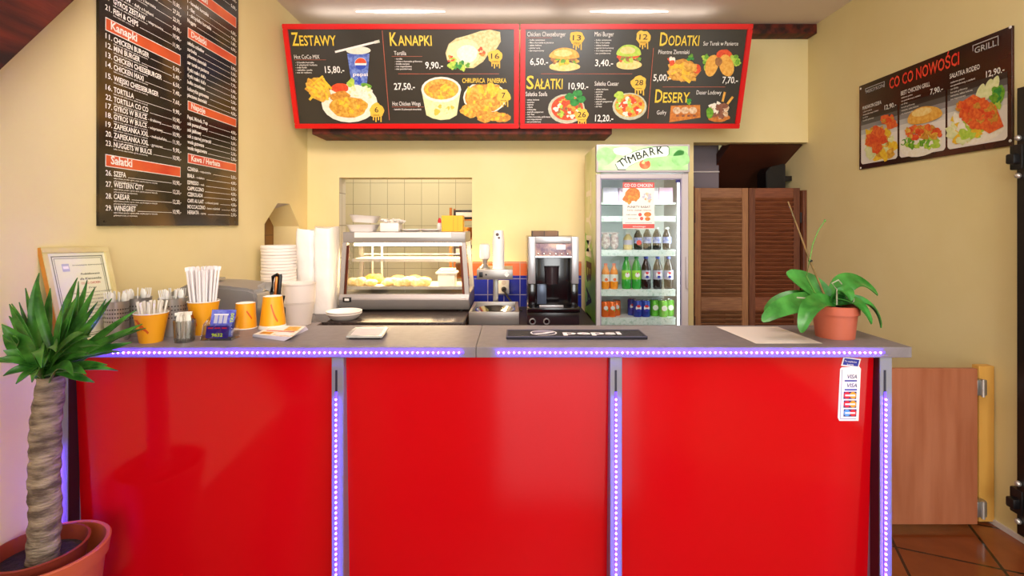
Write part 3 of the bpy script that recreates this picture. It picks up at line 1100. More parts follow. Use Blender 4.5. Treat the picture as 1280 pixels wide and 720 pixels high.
for py, nm_, nme, pr in ((219, '26.', 'SZEFA', '10,90,-'), (233, '27.', 'WESTERN CITY', '12,20,-'), (248, '28.', 'CAESAR', '12,20,-'), (263, '29.', 'WINEGRET', '10,90,-')):
    row(131.5, py, nm_, nme, ['sałata lodowa, pomidor, ogórek, cebula, papryka pepperoni, kukurydza', 'grillowany kurczak, sos majonezowy'], pr)
bar_(234.5, 295, -23, -8, 'Kurczaki', 'bar_red', .028)
c2 = dict(xe=295.5, cap=.0185)
row(234, -35, None, 'surówka', None, '5,00,-', **c2)
row(234, -46, None, 'frytki duże', None, '6,50,-', **c2)
for py, nme, pr in ((3, '1 - kawałek kurczaka', '6,50,-'), (11.5, '1 - filet', '7,90,-'), (19, '1 - skrzydełko kurczaka', '3,80,-'), (27, 'Nuggets', '6,90,-')):
    row(234, py, None, nme, None, pr, **c2)
bar_(234.5, 295, 34, 47, 'Dodatki', 'bar_red', .028)
for py, nme, pr in ((55, 'sałatka colesław', '3,90,-'), (63, 'surówka', '3,50,-'), (71, 'pikantne ziemniaki', '5,00,-'), (79.5, 'ser turek w panierce', '7,70,-'), (88, 'frytki małe i duże', '3,90,-'), (96, 'frytki małe i duże', '5,90,-'), (104, 'bułka czosnkowa', '2,50,-'), (112.5, 'kukurydza gotowana', '4,00,-'), (120.5, 'pieczone ziemniaki', '4,50,-')):
    row(234, py, None, nme, None, pr, **c2)
bar_(234.5, 295, 125.6, 137.5, 'Napoje', 'bar_orange', .028)
for py, nme, pr in ((148, 'Pepsi, Mirinda, 7-up', '4,50,-'), (156, 'sok pomarańczowy', '3,50,-'), (164, 'sok jabłkowy', '3,50,-'), (171.6, 'sok z czarnej porzeczki', '3,50,-'), (179, 'woda gazowana', '2,50,-'), (186.5, 'woda niegazowana', '2,50,-')):
    row(234, py, None, nme, None, pr, **c2)
bar_(234.5, 295, 191.5, 203.5, 'Kawa / Herbata', 'bar_red', .028)
for py, nme, sm, pr in ((213, 'CZARNA', 'rozpuszczalna', '3,50,-'), (221.5, 'BIAŁA', 'z mlekiem', '4,00,-'), (230, 'ESPRESSO', 'mała', '3,50,-'), (237.5, 'CAPPUCCINO', None, '4,50,-'), (245, 'CZEKOLADA', None, '4,50,-'), (253, 'CAFE AU LAIT', 'z mleczną pianką', '4,50,-'), (260.5, 'MOCCACCINO', 'kawa z czekoladą', '4,50,-'), (267.5, 'HERBATA', 'czarna', '2,50,-')):
    row(234, py, None, nme, None, pr, small=sm, **c2)
for px, py in ((131, 277), (293.5, 277.5)):
    u, z = lpl.hit(px, py)
    q.blob(px, py, 1.2, 1.2, 'p_ink', 3)
q.build('lettering', t)

# ---------------------------------------------------------------- new-dishes poster on the right wall
rpl = Plane((XR - 0.012, 0, 0), (0, -1, 0), (0, 0, 1))
mat('poster_dark', '#1E0A08', 0.25, col2='#4A120C', scale=2.2)
for k, c_ in enumerate(('#2E1E1C', '#54504E', '#8A8888', '#B8BAB8', '#DAD8D0', '#E9E4DA')):
    mat('fade%d' % k, c_, 0.4)
t = thing('poster', 'dark glossy poster headed Co Co Nowości on the right wall', 'poster', (XR, 2.8, 1.76))
ya, yb = -rpl.hit(1074, 150)[0], -rpl.hit(1265, 150)[0]
zb, zt = rpl.hit(1074, 212)[1], rpl.hit(1074, 108)[1]
q = MB()
q.box(XR - 0.012, XR - 0.001, yb, ya, zb, zt, 'poster_dark', 0.0008, 1)
q.build('panel', t)
for px, py in ((1076, 111), (1263, 34), (1263, 176), (1076, 210)):
    u, z = rpl.hit(px, py)
    s = MB()
    s.ball(rpl.at(u, z, 0.001), (0.003, 0.007, 0.007), 'white_plastic', 2)
    s.build('screw', t)
q = Print(rpl, 0.0008, 0.0003)
x_ = lambda px: rpl.hit(px, 281)[0]
for xa, xb in ((1076.5, 1122), (1124.5, 1182), (1184.5, 1259.5)):
    ua, ub = x_(xa), x_(xb)
    z0, z1 = zb + .03, zb + .40
    r = .015
    mid = z0 + (z1 - z0) * .84
    for k in range(6):
        za = z0 + .16 + (mid - z0 - .16) * (1 - (k) / 5) - (mid - z0 - .16) / 5
        zc = z0 + .16 + (mid - z0 - .16) * (1 - (k) / 5)
        if k == 5:
            q.poly_uv([(ua, z0 + r), (ua + r * .4, z0 + r * .4), (ua + r, z0), (ub - r, z0), (ub - r * .4, z0 + r * .4), (ub, z0 + r), (ub, z0 + .16), (ua, z0 + .16)], 'fade5', 0)
        else:
            q.poly_uv([(ua, za), (ub, za), (ub, zc), (ua, zc)], 'fade%d' % k, 0)
mat('p_newred', '#E8281C', 0.4, col2='#F25A34', scale=30)
q.text('CO CO NOWOŚCI', 1112, 111.5, 1199.5, 13.5, 'p_newred', 3, 0.02)
mat('p_silver', '#B8B8B8', 0.4)
for s, xa, ya_, xb, cap in (('GRILL', 1218.5, 67, 1246, 7.5), ('MEKSYKON', 1083, 116.8, 1105, 4.2)):
    q.text(s, xa, ya_, xb, cap, 'p_silver', 3, 0.012)
    u0, v0 = rpl.hit(xa, ya_)
    u1 = x_(xb)
    ch = rpl.hit(xa, ya_ - cap)[1] - v0
    e, w = ch * .35, .004
    for aa, bb, cc, dd in ((u0 - e, u1 + e, v0 + ch + e, v0 + ch + e + w), (u0 - e, u0 - e + w, v0 + ch * .5, v0 + ch + e), (u1 + e - w, u1 + e, v0 - e * .3, v0 + ch + e)):
        q.poly_uv([(aa, cc), (bb, cc), (bb, dd), (aa, dd)], 'p_silver', 3)
for s, xa, yy, xb, cap in (('MAKARON SZEFA', 1078.5, 137.5, 1102, 4.4), ('BEST CHICKEN GRILL', 1126.5, 119.5, 1163, 5.4), ('SAŁATKA RODEO', 1187.5, 98.5, 1225, 6)):
    q.text(s, xa, yy, xb, cap, 'p_white', 3, 0.008)
for s, xa, yy, xb, cap in (('12,90.-', 1106, 137.5, 1120.5, 6), ('7,90.-', 1163, 118.5, 1179, 7.2), ('12,90.-', 1233, 97, 1256, 8)):
    q.text(s, xa, yy, xb, cap, 'p_white', 3, 0.012)
for xa, yy, dy, ns, sl, w in ((1079, 141, 3.6, 4, -.4, 7), (1127, 123.5, 4, 6, -.35, 20), (1188.5, 104.5, 4.2, 6, -.3, 32)):
    for k in range(ns):
        u0, v0 = rpl.hit(xa, yy + k * dy)
        q.text_uv(('makaron penne', 'sos pomidorowy z ziołami', 'ser żółty', 'kurczak grillowany', 'warzywa, sałata lodowa', 'sos majonezowy')[k], u0, v0, .0095, 'p_white', None, 3, 0.006)
q.build('lettering', t)
q = Print(rpl, 0.0020, 0.0006)
q.blob(1100, 182, 20, 19, 'p_cream', 0, 0, 1, rot=-.3)
q.scatter(1101, 180, 16, 18, ['p_fry', 'p_salad', 'p_crust'], 40, 5, 1, 41, asp=1.6)
q.scatter(1097, 174, 10, 14, ['p_rib', 'p_tom', 'p_rib'], 34, 4.5, 5, 42)
q.scatter(1112, 152, 7, 7, ['p_tom', 'p_rib', 'p_crust2'], 14, 4, 5, 43)
q.blob(1152, 181, 27, 14, 'p_cream', 0, 0, 1, rot=-.28)
q.scatter(1152, 178, 24, 6, ['p_lime', 'p_leaf', 'p_cream'], 34, 4, 1, 44)
q.scatter(1155, 166, 22, 7, ['p_rib', 'p_crust2', 'p_tom', 'p_crust'], 44, 4, 5, 45)
q.blob(1158, 147, 22.5, 14, 'p_bun', 9, .02, 2, rot=-.25, a0=PI, a1=2 * PI)
q.blob(1158, 147, 22.5, 6.5, 'p_bun', 9, 0, 2, rot=-.25, a0=0, a1=PI)
q.blob(1154, 140, 13, 5, 'p_bunlight', 10, 0, 2, rot=-.25)
q.blob(1222, 163, 36, 16, 'p_cream', 0, 0, 1, rot=-.22)
q.scatter(1208, 160, 20, 16, ['p_salad', 'p_fry', 'p_lime', 'p_cream'], 40, 6, 1, 46)
for k, (x, y) in enumerate(((1226, 118), (1236, 112), (1244, 108))):
    q.blob(x, y, 5, 14, 'p_salad', 2 + k * .3, .03, 2, rot=.3)
q.blob(1248, 122, 7, 17, 'p_leaf', 3, .1, 3, rot=.35)
q.scatter(1248, 122, 5, 12, ['p_leaf', 'p_lime', 'p_herb'], 16, 4, 3.5, 47)
q.poly([(1196, 132), (1218, 118), (1246, 132), (1256, 158), (1238, 167), (1210, 150)], 'p_rib', 5)
q.scatter(1225, 142, 22, 16, ['p_rib', 'p_tom', 'p_crust2', 'p_rib'], 70, 4.5, 6, 48)
q.scatter(1206, 135, 8, 8, ['p_crust2', 'p_rib'], 16, 4, 6, 49)
q.build('food_print', t)
# ---------------------------------------------------------------- back counter
ZB = 0.83
t = thing('back_cabinet', 'low cabinet run carrying the speckled stone worktop', 'cabinet', (-0.9, 3.5, 0))
q = MB()
q.box(XL + 0.002, -0.285, 3.06, YB - 0.002, 0.08, 0.795, 'cabinet_board')
q.build('body', t)
for k in range(2):
    q = MB()
    q.box(-1.14 + k * .43, -.715 + k * .43, 3.04, 3.06, 0.1, 0.78, 'cabinet_board', 0.002, 1)
    dd = q.build('door', t)
    q = MB()
    q.box(-.76 + k * .08, -.75 + k * .08, 3.02, 3.04, 0.55, 0.68, 'steel')
    q.build('handle', dd)
q = MB()
q.box(XL + 0.002, -0.285, 3.02, YB - 0.002, 0.795, ZB, 'granite', 0.003)
q.solo('stone_worktop', 'dark speckled stone worktop under the heated display cabinet', 'worktop', (-0.9, 3.4, 0.795))
t = thing('side_cabinet', 'low cabinet along the left wall behind the bar', 'cabinet', (-1.36, 2.6, 0))
q = MB()
q.box(XL + 0.002, -1.17, 2.20, 3.015, 0.08, 0.80, 'cabinet_board')
q.build('body', t)
q = MB()
q.box(XL + 0.002, -0.86, 2.18, 2.62, 0.80, ZB, 'side_wood', 0.002, 1)
q.box(XL + 0.002, -1.12, 2.62, 3.017, 0.80, ZB, 'side_wood', 0.002, 1)
q.build('top', t)
t = thing('machine_cabinet', 'dark low cabinet under the coffee machine and metal tray', 'cabinet', (0.1, 3.4, 0))
q = MB()
q.box(-0.28, 0.525, 3.08, YB - 0.01, 0.0, 0.78, 'cabinet_dark', 0.002, 1)
q.build('body', t)
q = MB()
q.box(-0.27, 0.515, 3.065, 3.08, 0.1, 0.74, 'cabinet_dark', 0.002, 1)
q.build('door', t)

# ---------------------------------------------------------------- heated display cabinet
mat('warmer_grey', '#9A9690', 0.38, 0.35)
mat('warmer_bronze', '#5A2A18', 0.3, 0.6)
mat('warm_tube', '#FFE0B0', 0.4, emit=8, ecol=(1.0, 0.78, 0.5))
mat('tray_white', '#E9E2D4', 0.3)
W0, W1 = -1.142, -0.284
WY0, WY1 = 3.37, 3.86
zt_, zb_ = 1.357, ZB
t = thing('heated_display_cabinet', 'grey heated display cabinet holding fried food on the stone worktop', 'display cabinet', (-0.71, 3.6, ZB))
yt = 3.45                                  # front edge of the top
xt0, xt1 = (428 - 640) / F * yt, (582 - 640) / F * yt
q = MB()
q.box(xt0, xt1, yt, WY1, 1.283, zt_, 'warmer_grey', 0.008)
q.build('hood', t)
q = MB()
lb0 = (443 - 640) / F * yt
lb1 = (564 - 640) / F * yt
q.box(lb0, lb1, yt - 0.0015, yt + 0.001, 1.319, 1.354, 'white_paper')
q.build('label_strip', t)
q = MB()
prof = [(WY0 + 0.03, ZB + 0.012), (WY0 + 0.004, ZB + 0.045), (WY0 - 0.004, ZB + 0.085), (WY0 + 0.012, ZB + 0.115), (WY1, ZB + 0.115), (WY1, ZB + 0.012)]
q.prism([(W0, y, z) for y, z in prof], (W1 - W0, 0, 0), 'warmer_grey', 0.003)
for x in (W0 + .04, W1 - .07):
    for y in (WY0 + .06, WY1 - .06):
        q.lathe([(0, 0), (0.018, 0), (0.018, 0.014), (0, 0.014)], 'black_plastic', (x + .015, y, ZB), 12)
q.build('base', t)
q = MB()
ub0 = (428.5 - 640) / F * 3.37
q.box(W0 + 0.03, W0 + 0.085, WY0 - 0.008, WY0 + 0.003, ZB + 0.068, ZB + 0.098, 'black_plastic', 0.002)
sw = q.build('switch', t)
q = MB()
q.box(W0 + 0.042, W0 + 0.072, WY0 - 0.011, WY0 - 0.005, ZB + 0.075, ZB + 0.091, 'white_plastic', 0.002)
q.build('rocker', sw)
q = MB()
q.box(W1 - 0.05, W1 - 0.025, WY0 - 0.003, WY0 + 0.006, ZB + 0.09, ZB + 0.1, 'white_plastic', 0.001)
q.build('badge', t)
zs0, zs1 = ZB + 0.115, 1.285
for side in (0, 1):
    q = MB()
    xb_, xt_ = (W0, xt0) if side == 0 else (W1 - 0.028, xt1 - 0.028)
    for (ya_b, ya_t, yw) in ((WY0 + 0.015, yt, 0.03), (WY1 - 0.03, WY1 - 0.03, 0.03)):
        q = MB()
        q.prism([(xb_, ya_b, zs0), (xb_ + .028, ya_b, zs0), (xt_ + .028, ya_t, zs1), (xt_, ya_t, zs1)], (0, yw, 0), 'warmer_grey')
        q.build('side_post', t)
    q = MB()
    xx, xx2 = (xb_ + .028, xt_ + .028) if side == 0 else (xb_ - .016, xt_ - .016)
    q.prism([(xx, WY0 + .022, zs0), (xx + .016, WY0 + .022, zs0), (xx2 + .016, yt + .006, zs1 - .02), (xx2, yt + .006, zs1 - .02)], (0, 0.012, 0), 'warmer_bronze')
    q.build('seal_strip', t)
    q = MB()
    xg = (xb_ + .012, xt_ + .012)
    q.face([(xg[0], WY0 + .045, zs0), (xg[0], WY1 - .03, zs0), (xg[1], WY1 - .03, zs1), (xg[1], yt + .03, zs1)], 'clear_glass')
    q.build('side_glass', t)
for a0, a1 in ((0.04, 0.495), (0.505, 0.96)):
    q = MB()
    xb0, xb1 = W0 + (W1 - W0) * a0, W0 + (W1 - W0) * a1
    xa0, xa1 = xt0 + (xt1 - xt0) * a0, xt0 + (xt1 - xt0) * a1
    q.prism([(xb0, WY0 + .03, zs0), (xb1, WY0 + .03, zs0), (xa1, yt + .012, zs1), (xa0, yt + .012, zs1)], (0, 0.004, 0), 'clear_glass')
    q.build('glass_door', t)
q = MB()
zsh = CH - (324 - HZ) / F * 3.52
q.box(W0 + .05, W1 - .05, 3.50, WY1 - .04, zsh - .003, zsh, 'tray_white')
q.box(W0 + .05, W1 - .05, 3.495, 3.50, zsh - .016, zsh + .006, 'steel')
for k in range(40):
    x = W0 + .06 + k * (W1 - W0 - .12) / 39
    q.box(x - .0015, x + .0015, 3.5, WY1 - .05, zsh, zsh + .004, 'steel')
q.tube([(W0 + .12, 3.53, zsh), (W0 + .12, 3.53, zsh + .035), (W1 - .06, 3.53, zsh + .035), (W1 - .06, 3.53, zsh)], .003, 'steel', 6)
q.build('wire_shelf', t)
q = MB()
zsl = CH - (359 - HZ) / F * 3.45
q.box(W0 + .045, W1 - .05, 3.43, WY1 - .05, zsl - .006, zsl, 'tray_white')
q.box(W0 + .045, W1 - .05, 3.425, 3.43, zsl - .012, zsl + .008, 'steel')
q.build('tray_shelf', t)
q = MB()
for x in (W0 + .10, W0 + .17):
    q.box(x, x + .014, WY1 - .06, WY1 - .05, zs0, zs1, 'steel')
q.build('rear_rail', t)
q = MB()
q.box(W0 + .06, W1 - .06, 3.50, 3.515, 1.262, 1.279, 'warm_tube')
q.box(W0 + .06, W1 - .06, 3.70, 3.715, 1.262, 1.279, 'warm_tube')
q.build('heat_lamp', t)
area('display_light', (-0.71, 3.62, 1.255), (-0.71, 3.62, 0.8), 0.74, 0.22, 26, (1.0, 0.70, 0.38))
area('display_lower_light', (-0.71, 3.62, zsh - 0.02), (-0.71, 3.62, 0.8), 0.70, 0.26, 10, (1.0, 0.72, 0.42))
# food inside
mat('fried_gold', '#E0A850', 0.6, col2='#B4702A', scale=30, bump=0.8, bscale=70)
mat('fried_pale', '#E9DDB0', 0.6, col2='#C9A860', scale=30, bump=0.8, bscale=70)
rnd = random.Random(3)
for k, (px, py, dy, kind) in enumerate(((440, 356, .05, 1), (449, 353, .05, 1), (461, 352, .06, 1), (472, 348, .20, 0), (484, 353, .05, 1), (492, 351, .08, 1), (497, 344, .24, 0), (500, 355, .03, 1), (508, 354, .04, 1),
                                        (515, 352, .07, 1), (522, 354, .04, 1), (530, 352, .06, 1), (531, 346, .22, 0), (518, 346, .22, 0), (464, 347, .22, 0))):
    Y = 3.44 + dy
    c = P(px, py, Y)
    rx = (.052 if kind else .055) * rnd.uniform(.85, 1.1)
    rz_ = .03 * rnd.uniform(.8, 1.2)
    q = MB()
    q.ball((c.x, Y + .02, zsl + rz_ * .95), (rx, .04, rz_), 'fried_pale' if kind else 'fried_gold', 3, .07, k)
    q.solo('fried_chicken_piece', 'pale breaded chicken piece on the lower display tray' if kind else 'dark golden chicken piece at the back of the display tray', 'food', (c.x, Y + .02, zsl),
           'pale breaded pieces in the display' if kind else 'golden pieces at the back of the display')
c = P(558.5, 357, 3.50)
t = thing('food_tub', 'white lidded food tub inside the heated display', 'tub', (c.x, 3.53, zsl))
q = MB()
q.box(c.x - .058, c.x + .058, 3.475, 3.59, zsl, zsl + .085, 'white_plastic', 0.008)
q.build('tub', t)
q = MB()
q.box(c.x - .072, c.x + .072, 3.46, 3.605, zsl + .085, zsl + .1, 'white_plastic', 0.005)
q.box(c.x - .055, c.x + .055, 3.475, 3.59, zsl + .1, zsl + .118, 'white_plastic', 0.006)
q.build('lid', t)

# things standing on the display cabinet
ZW = zt_
q = MB()


def tray_bowl(q, w, d, h, m, taper=.75):
    """shallow foam tray, rim up"""
    n = 28
    t_ = bmesh.new()

    def ring(kx, ky, z):
        out = []
        for k in range(n):
            a = 2 * PI * k / n
            ca, sa = math.cos(a), math.sin(a)
            e = .45
            out.append(t_.verts.new(Vector((math.copysign(abs(ca) ** e, ca) * kx, math.copysign(abs(sa) ** e, sa) * ky, z))))
        return out
    R = [ring(w * taper, d * taper, 0), ring(w * .97, d * .97, h * .92), ring(w * 1.03, d * 1.03, h), ring(w * .95, d * .95, h * .95), ring(w * taper * .96, d * taper * .96, h * .12)]
    for a, b_ in zip(R, R[1:]):
        for k in range(n):
            t_.faces.new((a[k], a[(k + 1) % n], b_[(k + 1) % n], b_[k]))
    t_.faces.new(R[0])
    t_.faces.new(R[-1])
    bmesh.ops.recalc_face_normals(t_, faces=t_.faces[:])
    q._absorb(t_, m)


for k, (px, hz, w, lb, tz) in enumerate(((454, 0.0, .108, 'white foam tray lying under the other on the display cabinet', 0), (456, .056, .1, 'white foam tray tilted on top of the other one', -.06))):
    q = MB()
    tray_bowl(q, w, .085, .05, 'white_foam')
    o = q.build('foam_tray')
    o.location = ((px - 640) / F * 3.6, 3.6, ZW + hz + (.008 if k else 0))
    o.rotation_euler = (0, -tz, 0)
    tag(o, lb, 'food tray', 'foam trays on the display cabinet')
c = P(488, 289, 3.58)
t = thing('napkin_box', 'white napkin box with crumpled tissue on the display cabinet', 'napkin box', (c.x, 3.62, ZW))
q = MB()
q.box(c.x - .068, c.x + .062, 3.56, 3.68, ZW, ZW + .062, 'white_paper', 0.004)
q.build('box', t)
q = MB()
rnd = random.Random(8)
for k in range(9):
    q.ball((c.x - .05 + k * .016, 3.6 + rnd.uniform(-.02, .02), ZW + .07 + rnd.uniform(-.002, .01)), (.026, .03, .012), 'white_paper', 2, .25, k)
q.build('tissue', t)
for px, w, lb in ((514, .07, 'flat white plate beside the napkin box'), (538, .075, 'flat white plate beside the yellow carton')):
    q = MB()
    q.lathe([(0, 0), (w * .7, 0), (w, .014), (w * .98, .018), (w * .7, .006), (0, .005)], 'white_foam', n=28)
    o = q.build('plate')
    o.location = ((px - 640) / F * 3.6, 3.62, ZW)
    tag(o, lb, 'plate', 'plates on the display cabinet')
t = thing('sauce_bottle', 'small red-capped sauce bottle beside the yellow carton', 'bottle', ((549 - 640) / F * 3.76, 3.78, ZW))
q = MB()
q.lathe([(0, 0), (.02, 0), (.02, .05), (.01, .065), (0, .065)], 'white_plastic', ORIG[t.name], 16)
q.build('body', t)
q = MB()
q.lathe([(0, .062), (.012, .062), (.013, .08), (.006, .098), (0, .1)], 'ink_red', ORIG[t.name], 16)
q.build('cap', t)
mat('yellow_carton', '#EDB81E', 0.5, col2='#E6AE18', scale=6)
t = thing('carton', 'yellow carton box standing on the display cabinet', 'box', ((565 - 640) / F * 3.6, 3.64, ZW))
x0, x1 = (552 - 640) / F * 3.58, (578.5 - 640) / F * 3.58
q = MB()
q.box(x0, x1, 3.58, 3.70, ZW, ZW + .113, 'yellow_carton', 0.002, 1)
q.build('box', t)
q = MB()
for f in (.55, .75):
    q.box(x0 + (x1 - x0) * f, x0 + (x1 - x0) * f + .0015, 3.5795, 3.5805, ZW + .004, ZW + .108, 'orange_mark')
q.build('fold_lines', t)

# kitchen rack behind the hatch edge
mat('copper', '#B06A34', 0.3, 0.9)
t = thing('shelf_rack', 'metal shelf rack in the kitchen behind the hatch edge', 'rack', (-.40, 4.5, 0))
q = MB()
for x in (-.52, -.26):
    for y in (4.35, 4.65):
        q.box(x - .01, x + .01, y - .01, y + .01, 0, 1.55, 'copper')
q.build('frame', t)
for z in (0.95, 1.12, 1.28, 1.44):
    q = MB()
    q.box(-.53, -.25, 4.34, 4.66, z, z + .012, 'copper')
    q.build('shelf', t)
for z, m, h, lb in ((1.452, 'cabinet_dark', .08, 'dark box on the top shelf of the kitchen rack'), (1.292, 'copper', .09, 'copper coloured pan on the second shelf of the kitchen rack'), (1.132, 'cabinet_dark', .09, 'dark box on the third shelf of the kitchen rack'), (.962, 'copper', .1, 'copper coloured pan on the low shelf of the kitchen rack')):
    q = MB()
    if m == 'copper':
        q.lathe([(0, 0), (.09, 0), (.11, h), (.105, h), (.086, .006), (0, .006)], m, (-.39, 4.5, z), 24)
        q.solo('pan', lb, 'pan', (-.39, 4.5, z))
    else:
        q.box(-.5, -.29, 4.38, 4.62, z, z + h, m, 0.004)
        q.box(-.48, -.31, 4.378, 4.385, z + .02, z + h - .02, 'white_paper')
        q.solo('storage_box', lb, 'box', (-.39, 4.5, z))

# ---------------------------------------------------------------- white foam stacks left of the display
t0 = None
rnd = random.Random(5)
for k in range(24):
    z = ZB + k * .0188
    if t0 is None:
        q = MB()
        q.lathe([(0, .0165), (.090, .0178), (.0985, .0172), (.101, .0140), (.101, .0004), (.0985, 0), (.097, .012), (.088, .0155), (0, .0145)], 'white_foam', n=40)
        t0 = q.build('foam_plate')
        t0.location = (-1.43, 3.14, z)
        tag(t0, 'round white foam plate in the tall stack under the wall niche', 'plate', 'stacked round foam plates')
    else:
        dup(t0, (-1.43 + rnd.uniform(-.0015, .0015), 3.14 + rnd.uniform(-.002, .002), z))
mat('film', '#F6F3EC', 0.25, bump=0.5, bscale=14)
t = thing('wrapped_container_stack', 'tall twin stack of white foam containers wrapped in shiny film', 'stack', (-1.285, 3.38, ZB))
for k, (xa, xb, z1) in enumerate((((372.5 - 640) / F * 3.36, (396 - 640) / F * 3.36, 1.375), ((395 - 640) / F * 3.36, (418 - 640) / F * 3.36, 1.388))):
    q = MB()
    tt = bmesh.new()
    n, rows = 32, 26
    cx, cy, hx, hy = (xa + xb) / 2, 3.40, (xb - xa) / 2, .10
    R = []
    for r in range(rows + 1):
        f = r / rows
        z = ZB + (z1 - ZB) * f
        ring = []
        for j in range(n):
            a = 2 * PI * j / n
            ca, sa = math.cos(a), math.sin(a)
            w = 1 + .012 * math.sin(5 * a + 9 * f) + .01 * math.sin(31 * f + k)
            if r == rows:
                w *= .93
            ring.append(tt.verts.new(Vector((cx + math.copysign(abs(ca) ** .4, ca) * hx * w, cy + math.copysign(abs(sa) ** .4, sa) * hy * w, z + (.008 * math.sin(2 * a + k) if r >= rows - 1 else 0)))))
        R.append(ring)
    for a_, b_ in zip(R, R[1:]):
        for j in range(n):
            tt.faces.new((a_[j], a_[(j + 1) % n], b_[(j + 1) % n], b_[j]))
    tt.faces.new(R[0])
    tt.faces.new(R[-1])
    bmesh.ops.recalc_face_normals(tt, faces=tt.faces[:])
    q._absorb(tt, 'film')
    q.build('container_column', t)
bx, by = -1.235, 2.965
mat('bucket_white', '#EFE6DC', 0.5)
for k, (z, lb) in enumerate(((ZB, 'white foam bucket standing on the side cabinet top'), (ZB + .108, 'white foam bucket nested in the one below it'))):
    q = MB()
    if k == 0:
        q.lathe([(0, 0), (.066, 0), (.0865, .125), (.0885, .126), (.0885, .131), (.0845, .131), (.082, .125), (.062, .006), (0, .006)], 'bucket_white', n=36)
    else:
        q.lathe([(0, 0), (.0655, 0), (.0815, .0235), (.0885, .0245), (.0915, .122), (.0945, .124), (.0945, .132), (.089, .132), (.084, .03), (.06, .012), (0, .012)], 'bucket_white', n=36)
    o = q.build('foam_bucket')
    o.location = (bx, by, z)
    tag(o, lb, 'bucket', 'nested foam buckets')
for k, lb in enumerate(('lower white foam bowl on the stone worktop before the display', 'upper white foam bowl nested on the stone worktop before the display')):
    q = MB()
    q.lathe([(0, 0), (.07, 0), (.092, .016), (.103, .034), (.106, .034), (.106, .038), (.1, .038), (.088, .020), (.066, .006), (0, .006)], 'white_foam', n=36)
    o = q.build('foam_bowl')
    o.location = ((430 - 640) / F * 3.13, 3.135, ZB + k * .012)
    tag(o, lb, 'bowl', 'nested foam bowls')

# ---------------------------------------------------------------- warming tray with lamp head
t = thing('fry_warmer', 'steel fry warming tray with lamp head on a post', 'food warmer', (-.11, 3.4, .78))
zf = .78
q = MB()
x0, x1, y0_, y1_ = (586 - 640) / F * 3.2, (649 - 640) / F * 3.2, 3.2, 3.64
zt2 = .86
for a0, a1, c0, c1 in ((x0, x1, y0_, y0_ + .02), (x0, x1, y1_ - .02, y1_), (x0, x0 + .02, y0_ + .02, y1_ - .02), (x1 - .02, x1, y0_ + .02, y1_ - .02)):
    q.box(a0, a1, c0, c1, zf, zt2, 'steel_satin', 0.003)
q.box(x0 + .02, x1 - .02, y0_ + .02, y1_ - .02, zf, zf + .012, 'steel')
q.build('tray', t)
q = MB()
q.lathe([(.02, .012), (.1, .02), (.135, .062), (.125, .062), (.1, .028), (0, .018)], 'chrome', ((x0 + x1) / 2, 3.43, zf), 4 * 8, None, (1, 1.3))
q.build('insert_pan', t)
q = MB()
xp = (619 - 640) / F * 3.56
q.box(xp - .018, xp + .018, 3.66, 3.70, zf, 1.045, 'steel_satin', 0.003)
q.build('post', t)
q = MB()
h0, h1 = (596 - 640) / F * 3.40, (641 - 640) / F * 3.40
zh0, zh1 = CH - (349.5 - HZ) / F * 3.40, CH - (337 - HZ) / F * 3.40
q.box(h0, h1, 3.40, 3.72, zh0, zh1, 'steel_satin', 0.003)
hd = q.build('lamp_head', t)
q = MB()
q.box(h0 + .016, h0 + .04, 3.396, 3.402, zh0 + .016, zh0 + .05, 'black_plastic', 0.002)
q.build('switch', hd)
q = MB()
q.ball((h0 + .062, 3.399, zh0 + .033), .006, 'black_plastic', 2)
q.build('indicator', hd)
q = MB()
q.prism([(h1 - .04, 3.3995, zh0 + .015), (h1 - .022, 3.3995, zh0 + .033), (h1 - .04, 3.3995, zh0 + .051), (h1 - .058, 3.3995, zh0 + .033)], (0, -.001, 0), 'white_plastic')
q.build('badge', hd)
# paper cups stacked on the head
mat('cup_white', '#F6F2EC', 0.5)
mat('cup_print', '#5A4A44', 0.5)
cx = (623 - 640) / F * 3.47
c0 = None
for k in range(13):
    z = zh1 + k * .0155
    if c0 is None:
        q = MB()
        q.lathe([(0, .004), (.030, .004), (.030, 0), (.031, 0), (.040, .070), (.0425, .070), (.0425, .0735), (.038, .0735), (.029, .008), (0, .008)], 'cup_white', n=28, M=Matrix.Translation((0, 0, .0735)) @ Matrix.Rotation(PI, 4, 'X'))
        c0 = q.build('paper_cup')
        c0.location = (cx, 3.47, z)
        tag(c0, 'white paper cup in the upturned stack on the warmer head', 'cup', 'upturned paper cups on the warmer head')
    elif k < 12:
        dup(c0, (cx + .0006 * math.sin(k), 3.47, z))
    else:
        r = dup(c0, (cx, 3.47, z), None, 'printed white paper cup topping the upturned stack')
        q = MB()
        for a_, z_, s_ in ((-1.75, .046, .011), (-1.45, .024, .008)):
            M = Matrix.Rotation(a_, 4, 'Z') @ Matrix.Translation((.0312 + (.0735 - z_) * .1285, 0, z_)) @ Matrix.Rotation(PI / 2, 4, 'Y')
            M.translation = (Matrix.Rotation(a_, 4, 'Z') @ Vector((.0318 + (.0735 - z_) * .125, 0, z_)))
            q.lathe([(0, .001), (s_ * .5, .001), (s_, .0005), (s_, -.003)], 'cup_print', n=14, M=M)
        pr = q.build('printed_mark', r, local=True)
t = thing('sugar_shaker', 'white bottle on a grey cone beside the stacked cups', 'dispenser', ((606 - 640) / F * 3.5, 3.5, zh1))
o_ = ORIG[t.name]
q = MB()
q.lathe([(0, 0), (.034, 0), (.034, .006), (.014, .03), (.02, .055), (.03, .066), (0, .066)], 'steel_satin', o_, 24)
q.build('cone', t)
q = MB()
